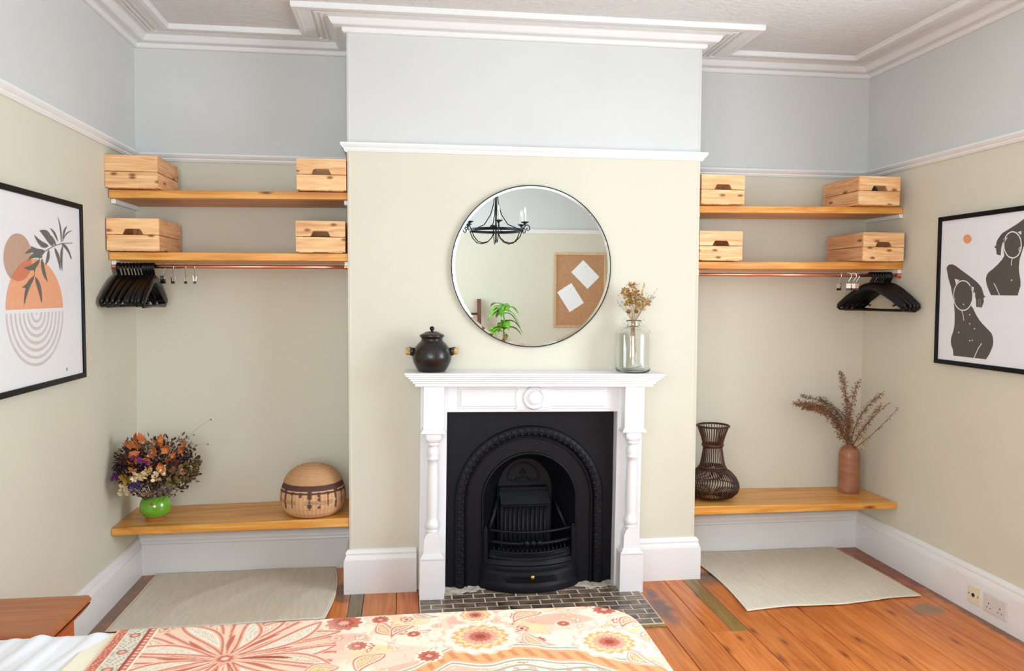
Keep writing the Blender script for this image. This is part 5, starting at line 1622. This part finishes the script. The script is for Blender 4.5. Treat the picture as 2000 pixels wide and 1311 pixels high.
def cloth(name, us, vs_, fn, mat, solid, colf=None, parent=None):
    U, V = np.meshgrid(us, vs_)
    X, Y, Z = fn(U, V)
    nu, nv = len(us), len(vs_)
    me = bpy.data.meshes.new(name)
    P_ = np.stack([X, Y, Z], -1).reshape(-1, 3)
    i = np.arange(nv - 1)[:, None] * nu + np.arange(nu - 1)[None]
    F_ = np.stack([i, i + 1, i + 1 + nu, i + nu], -1).reshape(-1, 4)
    me.vertices.add(len(P_)); me.vertices.foreach_set('co', P_.astype(np.float32).ravel())
    me.loops.add(F_.size); me.loops.foreach_set('vertex_index', F_.astype(np.int32).ravel())
    me.polygons.add(len(F_)); me.polygons.foreach_set('loop_start', (np.arange(len(F_)) * 4).astype(np.int32)); me.polygons.foreach_set('loop_total', np.full(len(F_), 4, np.int32))
    me.update(); me.validate()
    me.polygons.foreach_set('use_smooth', [True] * len(F_))
    me.materials.append(mat)
    if colf:
        c = colf(U.ravel(), V.ravel())
        a = me.color_attributes.new('Col', 'FLOAT_COLOR', 'POINT')
        a.data.foreach_set('color', np.concatenate([c, np.ones((len(c), 1))], 1).astype(np.float32).ravel())
    o = bpy.data.objects.new(name, me); COL.objects.link(o)
    if solid:
        md = o.modifiers.new('solid', 'SOLIDIFY'); md.thickness = solid; md.offset = -1
    return o


o = cloth('duvet', np.linspace(-1.985, -1.30, 130), np.linspace(BY0 - .22, BY1 + .22, 170), lambda U, V: drape(U, V, .494, x1=BX1 - .02, y1=BY1 - .006, y0=BY0 + .006, puff=.010, seed=4, wr=.006, fold=.5), M['duvet'], .006)
tag(o, 'rumpled white cotton duvet at the head of the bed', 'duvet')
o = cloth('throw_lining', np.linspace(-1.535, -1.35, 20), np.linspace(BY0 - .25, BY1 + .25, 150), lambda U, V: drape(U, V, .5015 + .004 * np.sin(V * 9), x1=BX1, puff=.009, seed=9, fold=.5), M['cream_cloth'], .003)
lining = o
# ---- paisley print, worked out in flat cloth coordinates
CR_ = np.array(srgb(248, 236, 214)[:3]); TE = np.array(srgb(204, 112, 88)[:3]); PK = np.array(srgb(238, 178, 154)[:3]); OR = np.array(srgb(238, 176, 118)[:3])
RD = np.array(srgb(168, 72, 60)[:3]); GR = np.array(srgb(176, 172, 154)[:3]); DK = np.array(srgb(120, 84, 68)[:3]); YE = np.array(srgb(244, 218, 160)[:3]); PE = np.array(srgb(246, 208, 184)[:3])


def paisley(U, V):
    n = len(U)
    col = np.tile(CR_, (n, 1))
    R_ = np.random.RandomState(11)

    def put(m, c, sel=None, a=1.0):
        nonlocal col
        m = np.clip(m, 0, 1)[:, None] * a
        if sel is None: col = col * (1 - m) + c * m
        else: col[sel] = col[sel] * (1 - m) + c * m

    def fnz(f, seed):
        r = np.random.RandomState(seed); h = 0
        for _ in range(6):
            a = r.uniform(0, 6.28); h = h + np.sin((U * math.cos(a) + V * math.sin(a)) * f * r.uniform(.6, 1.4) + r.uniform(0, 6))
        return h / 3
    put((fnz(22, 1) - .15) * 4, PE, a=.75); put((fnz(30, 2) - .45) * 4, YE, a=.7); put((fnz(26, 5) - .55) * 5, PK, a=.75)
    f = fnz(45, 7); put(1 - np.abs(f) / .05, PK, a=.8); f = fnz(60, 8); put(1 - np.abs(f - .5) / .05, GR, a=.55)
    sh = lambda d, w=.0022: np.clip(.5 - d / w, 0, 1)

    def box(cx, cy, r): return np.where((np.abs(U - cx) < r) & (np.abs(V - cy) < r))[0]

    def drop(ax, ay, bx, by, w, curve, cols, dots=True):
        L = math.hypot(bx - ax, by - ay); tx, ty = (bx - ax) / L, (by - ay) / L
        s = box((ax + bx) / 2, (ay + by) / 2, L * .8 + w)
        if not len(s): return
        x, y = U[s] - ax, V[s] - ay
        t = (x * tx + y * ty) / L; p = -x * ty + y * tx - curve * L * np.sin(pi * np.clip(t, 0, 1))
        tt = np.clip(t, 0, 1)
        hw = w * np.sin(pi * tt ** 1.5) ** .8 + 0
        d = np.abs(p) - hw + np.where((t < 0) | (t > 1), .05, 0)
        for lv, c in cols: put(sh(d + lv), c, s)
        if dots:
            put(((np.sin(t * L * 520) * np.sin(p * 700) > .35) & (d < -w * .5)) * 1.0, DK, s, .55)

    def flower(cx, cy, R0, k, cols, ph=0, sq=1.0):
        s = box(cx, cy, R0 * 1.4)
        if not len(s): return
        x, y = U[s] - cx, (V[s] - cy) / sq; r = np.hypot(x, y); a = np.arctan2(y, x)
        for i, (rf, amp, c) in enumerate(cols):
            put(sh(r - R0 * rf * (1 + amp * np.cos(k * a + ph + i))), c, s)
        put(((np.sin(a * k * 2) > .6) & (r > R0 * .3) & (r < R0 * .75)) * 1.0, TE, s, .35)
    # scattered sprigs and florets
    for _ in range(1000):
        cx, cy = R_.uniform(-1.40, .2), R_.uniform(-3.1, -1.45); a = R_.uniform(0, 6.28); L = R_.uniform(.02, .05)
        c = (TE, PK, OR, GR, PK, OR)[R_.randint(6)]
        drop(cx, cy, cx + L * math.cos(a), cy + L * math.sin(a), L * .18, R_.uniform(-.2, .2), [(0, c), (L * .08, CR_)], False)
    for _ in range(230):
        flower(R_.uniform(-1.36, .2), R_.uniform(-3.1, -1.45), R_.uniform(.010, .024), R_.randint(5, 9), [(1, .15, (PK, OR, TE)[R_.randint(3)]), (.7, .15, CR_), (.4, 0, (RD, TE, OR)[R_.randint(3)])])
    # medallions and scalloped ribbon
    def rib(xs_, ys_, w, cs):
        yy = np.interp(U, xs_, ys_); m = (U > xs_[0]) & (U < xs_[-1])
        yy = yy + .010 * np.sin(U * 34)
        d = np.abs(V - yy)
        for lv, c in cs: put(sh(d - w * lv) * m, c)
        k = (np.sin(U * 150 + V * 60) > .2) & (d < w * .5) & m
        put(k * 1.0, TE, a=.55)
    rib([-.80, -.70, -.573, -.50, -.387, -.256, -.147, -.048, .05, .16], [-2.25, -2.04, -1.945, -1.885, -1.895, -1.885, -1.93, -1.985, -2.03, -2.2], .042, [(1.35, CR_), (1.2, GR), (1.0, CR_), (.82, PK), (.66, OR)])
    rib([-.70, -.5, -.42, -.3, -.2, -.1, 0.0], [-2.3, -2.02, -1.99, -1.975, -2.0, -2.02, -2.3], .014, [(1.3, GR), (.6, CR_)])
    for _cx, _cy, _R, _k in ((-.409, -1.765, .078, 14), (-.045, -1.844, .070, 14), (-.409, -1.602, .045, 10), (-1.30, -2.2, .09, 14), (-.8, -2.15, .09, 14), (-.25, -2.12, .07, 12), (-1.1, -2.55, .10, 14), (-.5, -2.5, .09, 12), (-.1, -2.7, .08, 14), (-.8, -2.8, .08, 12)):
        flower(_cx, _cy, _R * 1.5, _k, [(1, .05, PE), (.92, .06, CR_)])
        flower(_cx, _cy, _R, _k, [(1, .08, OR), (.86, .08, YE), (.68, .10, PK), (.42, .12, TE), (.2, .1, RD)])
    for cx, cy, R0 in ((-.809, -1.607, .052), (-.871, -1.769, .026), (-.95, -1.79, .034), (-.972, -1.752, .016), (.001, -1.604, .036), (-.70, -1.60, .026), (-.76, -1.775, .028), (-.56, -1.87, .030), (-.248, -1.812, .024), (-.60, -1.72, .020), (-.15, -1.70, .020)):
        flower(cx, cy, R0, 11, [(1.25, .08, CR_), (1, .10, TE), (.55, .2, RD), (.3, .3, PK)])
    # big fan of paisley drops
    fx_, fy_ = -1.115, -1.80
    rf = np.hypot((U - fx_), (V - fy_) * 1.1); put(sh(rf - .32, .12), PE, a=.8); af = np.arctan2(V - fy_, U - fx_); put(((np.sin(af * 34 + 6 * rf) > .25) & (rf < .30)) * 1.0, PK, a=.85); put(((np.sin(af * 34 + 6 * rf) > .85) & (rf < .30)) * 1.0, TE, a=.85)
    for i, (deg, L, w) in enumerate(((8, .30, .030), (24, .33, .030), (42, .32, .032), (62, .27, .032), (84, .26, .030), (106, .27, .032), (126, .30, .034), (146, .32, .034), (164, .31, .032), (182, .29, .030), (200, .29, .030), (222, .27, .030), (250, .27, .030), (285, .26, .03), (320, .28, .03), (345, .3, .03))):
        a = math.radians(deg)
        drop(fx_ + .02 * math.cos(a), fy_ + .02 * math.sin(a), fx_ + L * math.cos(a), fy_ + L * math.sin(a), w, .10 if i % 2 else -.10,
             [(-.006, PE), (-.001, TE), (.0045, PK), (.011, CR_), (.016, OR if i % 2 else CR_), (.020, CR_)])
        drop(fx_ + .03 * math.cos(a + .12), fy_ + .03 * math.sin(a + .12), fx_ + L * .62 * math.cos(a + .14), fy_ + L * .62 * math.sin(a + .14), .008, .05, [(0, RD if i % 2 else TE)], False)
    flower(fx_, fy_, .035, 8, [(1, .1, PK), (.6, .1, TE), (.3, 0, PE)])
    # paisley curls elsewhere
    for ax, ay, bx, by, w in ((-.62, -1.72, -.70, -1.62, .026), (-.665, -1.735, -.60, -1.66, .020), (-.30, -1.68, -.20, -1.60, .026), (-.52, -1.60, -.60, -1.55, .018), (.02, -1.75, .10, -1.68, .024), (-.20, -1.85, -.28, -1.76, .024), (.06, -2.0, .0, -1.9, .026), (-.75, -1.95, -.68, -1.84, .032), (-.9, -1.95, -.8, -1.9, .03), (.09, -1.9, .13, -1.75, .022)):
        drop(ax, ay, bx, by, w, .22, [(-.005, PE), (0, TE if R_.rand() < .4 else GR), (.005, CR_), (.010, PK), (.016, YE)])
    # border running across the bed
    s = U < -1.355
    d = U + 1.47
    put((s) * 1.0, PE); put(((d > .004) & (d < .030)) * 1.0, TE)
    put(((d > .030) & (d < .034)) * 1.0, CR_); put(((d > .034) & (d < .088)) * 1.0, CR_ * .86)
    spk = (np.sin(U * 430 + 3 * np.sin(V * 60)) * np.sin(V * 260 + 2 * np.sin(U * 90)) > .25)
    put((spk & (d > .034) & (d < .088)) * 1.0, GR * .8, a=.8)
    put((spk & (d > .006) & (d < .028)) * 1.0, PK, a=.8)
    ph = ((V * 9) % 1) - .5; ov = np.hypot(ph / 9 * 1.0, d - .061)
    put(sh(ov - .015), RD, a=.9); put(sh(ov - .009), PK)
    put(((d > .088) & (d < .093)) * 1.0, RD); put(((d > .093) & (d < .112)) * 1.0, TE); put(((d > .097) & (d < .108) & (np.sin(V * 330) > 0)) * 1.0, PE); put(((d > .112) & (d < .116)) * 1.0, CR_)
    return col


us = np.concatenate([np.arange(-1.47, BX1 + .10, .0033), np.arange(BX1 + .10, BX1 + .42, .012)])
vsx = np.concatenate([np.arange(BY0 - .38, BY0, .018), np.arange(BY0, -2.12, .006), np.arange(-2.12, -1.44, .0033), np.arange(-1.44, BY1 + .38, .012)])
o = cloth('paisley_throw', us, vsx, lambda U, V: drape(U, V, .508, puff=.011, seed=2, fold=1.0, wr=.0012), M['paisley'], .004, paisley)
tag(o, 'terracotta and cream paisley throw spread over the bed', 'throw')
lining.parent = o
# pillow
b = MB()


def pil(u, v, sgn=1):
    a, c = 2 * u - 1, 2 * v - 1
    w = (1 - a ** 4) * (1 - c ** 4)
    return (-1.80 + .195 * a * (1 - .06 * c * c), -2.255 + .33 * c * (1 - .05 * a * a), .560 + sgn * (.060 * max(w, 0) ** .5) + .004 * math.sin(9 * c + 4 * a))


b.grid(lambda u, v: pil(u, v, 1), 24, 30); b.grid(lambda u, v: pil(u, v, -1), 24, 30)
tag(b.build('pillow', M['duvet'], smooth='all'), 'white pillow at the head of the bed', 'pillow')

# ================================================================ SEEN IN THE MIRROR: THE ROOM BEHIND THE CAMERA
yo = YB
T16 = thing('corkboard', 'large corkboard with pale wooden frame, seen in the mirror', 'board', (1.365, yo, 1.128))
X0, X1, Z0, Z1 = 1.066, 1.664, 1.128, 1.972
for a in ((X0, X1, Z1 - .022, Z1), (X0, X1, Z0, Z0 + .022), (X0, X0 + .022, Z0 + .022, Z1 - .022), (X1 - .022, X1, Z0 + .022, Z1 - .022)):
    b = MB(); b.cbox(a[0], a[1], yo, yo + .022, a[2], a[3], .002); b.build('frame_bar', M['board_frame'], T16)
b = MB(); b.box(X0 + .022, X1 - .022, yo, yo + .012, Z0 + .022, Z1 - .022); b.build('cork_panel', M['corkboard'], T16)
for (cx, cz_, ang, lab) in ((1.425, 1.728, 45, 'upper tilted white sheet pinned to the corkboard in the mirror'), (1.255, 1.465, 33, 'lower tilted white sheet pinned to the corkboard in the mirror')):
    t = thing('note_sheet', lab, 'paper', (cx, yo + .0125, cz_), 'sheets on the corkboard')
    a = math.radians(ang); w, h = .105, .1485
    w, h = .0975, .135
    pts = [(cx + sx * w * math.cos(a) - sz * h * -math.sin(a) * -1, cz_ + sx * w * math.sin(a) * -1 + sz * h * math.cos(a)) for sx, sz in ((-1, -1), (1, -1), (1, 1), (-1, 1))]
    pts = [(cx + u_ * math.cos(-a) - v_ * math.sin(-a), cz_ + u_ * math.sin(-a) + v_ * math.cos(-a)) for u_, v_ in ((-w, -h), (w, -h), (w, h), (-w, h))]
    pts = [(2 * cx - p[0], p[1]) for p in pts]
    b = MB(); b.prism(pts, lambda u, v: (u, yo + .0125, v), lambda u, v: (u, yo + .0135, v)); b.build('sheet', M['sheet'], t)
    b = MB(); b.ball((cx, yo + .0155, cz_ + .09), .005, 8, 6); b.build('pin', M['brass'], t)

# chandelier
cx_, cy_ = .198, -3.25
T17 = thing('chandelier', 'black wrought iron six-arm candle chandelier, seen in the mirror', 'chandelier', (cx_, cy_, ZC))
IR = M['iron']
b = MB(); b.lathe([(0, ZC), (.055, ZC), (.050, ZC - .02), (.012, ZC - .035), (0, ZC - .035)], (cx_, cy_, 0), 20); b.build('ceiling_rose', IR, T17, smooth=True)
for k in range(11):
    z = ZC - .03 - k * .036; b = MB()
    b.tube([(cx_ + (.009 * math.cos(t) if k % 2 else 0), cy_ + (0 if k % 2 else .009 * math.cos(t)), z - .018 + .023 * math.sin(t)) for t in np.linspace(0, 2 * pi, 14, endpoint=False)], .0026, 6, closed=True); b.build('chain_link', IR, T17, smooth='all')
b = MB(); b.tube([(cx_, cy_, 2.405), (cx_, cy_, 1.985)], .008, 10); b.ball((cx_, cy_, 1.98), .012, 10, 8); b.lathe([(0, 2.415), (.03, 2.41), (.026, 2.395), (.0, 2.39)], (cx_, cy_, 0), 16); b.build('centre_stem', IR, T17, smooth=True)
b = MB()
rg = .235
b.lathe([(rg, 2.065), (rg + .006, 2.065), (rg + .006, 2.090), (rg, 2.090), (rg, 2.065)], (cx_, cy_, 0), 56); b.build('hoop', IR, T17, smooth=True)
for k in range(4):
    a = math.radians(20 + 90 * k); b = MB()
    b.tube([(cx_ + r * math.cos(a), cy_ + r * math.sin(a), z) for r, z in ((.012, 2.40), (.022, 2.32), (.050, 2.22), (.11, 2.13), (rg, 2.078))], .0045, 7); b.build('support_rod', IR, T17, smooth='all')
for k in range(6):
    a = math.radians(32 + 60 * k); c, s_ = math.cos(a), math.sin(a)
    b = MB()
    b.tube([(cx_ + r * c, cy_ + r * s_, z) for r, z in ((.02, 2.060), (.045, 2.01), (.085, 1.975), (.14, 1.960), (.195, 1.972), (.238, 2.015), (.262, 2.07), (.285, 2.108), (.310, 2.118), (.330, 2.102), (.332, 2.078), (.315, 2.066), (.302, 2.078), (.308, 2.092))], .0048, 7)
    arm = b.build('arm', IR, T17, smooth='all')
    b = MB(); b.lathe([(0, 2.115), (.008, 2.115), (.010, 2.128), (.034, 2.140), (.036, 2.146), (.014, 2.142), (0, 2.142)], (cx_ + .285 * c, cy_ + .285 * s_, 0), 20); b.build('drip_pan', IR, arm, smooth=True)
    b = MB(); b.lathe([(0, 2.142), (.012, 2.142), (.012, 2.222), (0, 2.223)], (cx_ + .285 * c, cy_ + .285 * s_, 0), 14); b.build('candle_sleeve', M['wax'], arm, smooth=True)
    b = MB(); b.lathe([(.006, 2.222), (.011, 2.236), (.010, 2.250), (.004, 2.272), (0, 2.282)], (cx_ + .285 * c, cy_ + .285 * s_, 0), 12); b.build('bulb', M['sheet'], arm, smooth='all')

# pot plant
qx, qy = .47, -4.70
T18 = thing('potted_plant', 'leafy green cane plant in a white pot, seen in the mirror', 'plant', (qx, qy, 0))
b = MB(); b.lathe([(0, .0), (.12, .0), (.16, .30), (.165, .32), (.15, .32), (.14, .27), (0, .27)], (qx, qy, 0), 32); b.build('pot', M['pot_white'], T18, smooth=True)
b = MB(); b.lathe([(0, .275), (.142, .275)], (qx, qy, 0), 24); b.build('soil', M['soil'], T18)
b = MB(); b.tube([(qx, qy, .27), (qx - .01, qy, .7), (qx + .005, qy, 1.06)], .021, 10); b.build('cane', M['plant_cane'], T18, smooth='all')
b = MB(); b.tube([(qx - .02, qy, 1.02), (qx - .01, qy, 1.20), (qx - .03, qy, 1.36)], .007, 8); b.build('stem', M['plant_leaf'], T18, smooth='all')
r_ = random.Random(12)


def bigleaf(p, d, l, w, droop):
    p = Vector(p); d = Vector(d).normalized(); s = d.cross(Vector((0, 0, 1))).normalized()
    b = MB(); k = 8; vs = []
    for i in range(k + 1):
        t = i / k
        c = p + d * l * t + Vector((0, 0, -droop * l * t * t + .18 * l * math.sin(pi * t * .6)))
        hw = w / 2 * math.sin(pi * min(.999, t * .93 + .06)) ** .8 if t < 1 else 0
        vs += [c - s * hw + Vector((0, 0, .010)), c, c + s * hw + Vector((0, 0, .010))]
    b.add(vs, [(3 * i, 3 * i + 1, 3 * i + 4, 3 * i + 3) for i in range(k)] + [(3 * i + 1, 3 * i + 2, 3 * i + 5, 3 * i + 4) for i in range(k)])
    return b.build('leaf', M['plant_leaf'], T18, smooth='all')


for i in range(30):
    zc = (1.37, 1.33, 1.28, 1.18, 1.12, 1.08)[i % 6] + r_.uniform(-.02, .02)
    a = r_.uniform(0, 2 * pi)
    ox_ = -.03 if zc > 1.25 else -.012
    xx = qx + ox_ - (.10 if zc < 1.15 and i % 2 else 0)
    bigleaf((xx, qy, zc), (math.cos(a), math.sin(a) * .8, .25), r_.uniform(.15, .22), r_.uniform(.06, .085), r_.uniform(.5, 1.2))
# ladder against the rear wall
T19 = thing('blanket_ladder', 'red-brown wooden ladder leaning on the rear wall, seen in the mirror', 'ladder', (0, -4.8, 0))
for x in (-.22, .205):
    b = MB(); b.hexa([(x - .021, -4.74, 0), (x + .021, -4.74, 0), (x + .021, -4.70, 0), (x - .021, -4.70, 0), (x - .021, -4.99, 1.445), (x + .021, -4.99, 1.445), (x + .021, -4.95, 1.445), (x - .021, -4.95, 1.445)])
    b.build('ladder_rail', M['ladder_wood'], T19)
for k in range(5):
    z = .14 + .285 * k; y = -4.72 - .25 * z / 1.445
    b = MB(); b.tube([(-.21, y, z), (.195, y, z)], .013, 10); b.build('rung', M['ladder_wood'], T19, smooth='all')
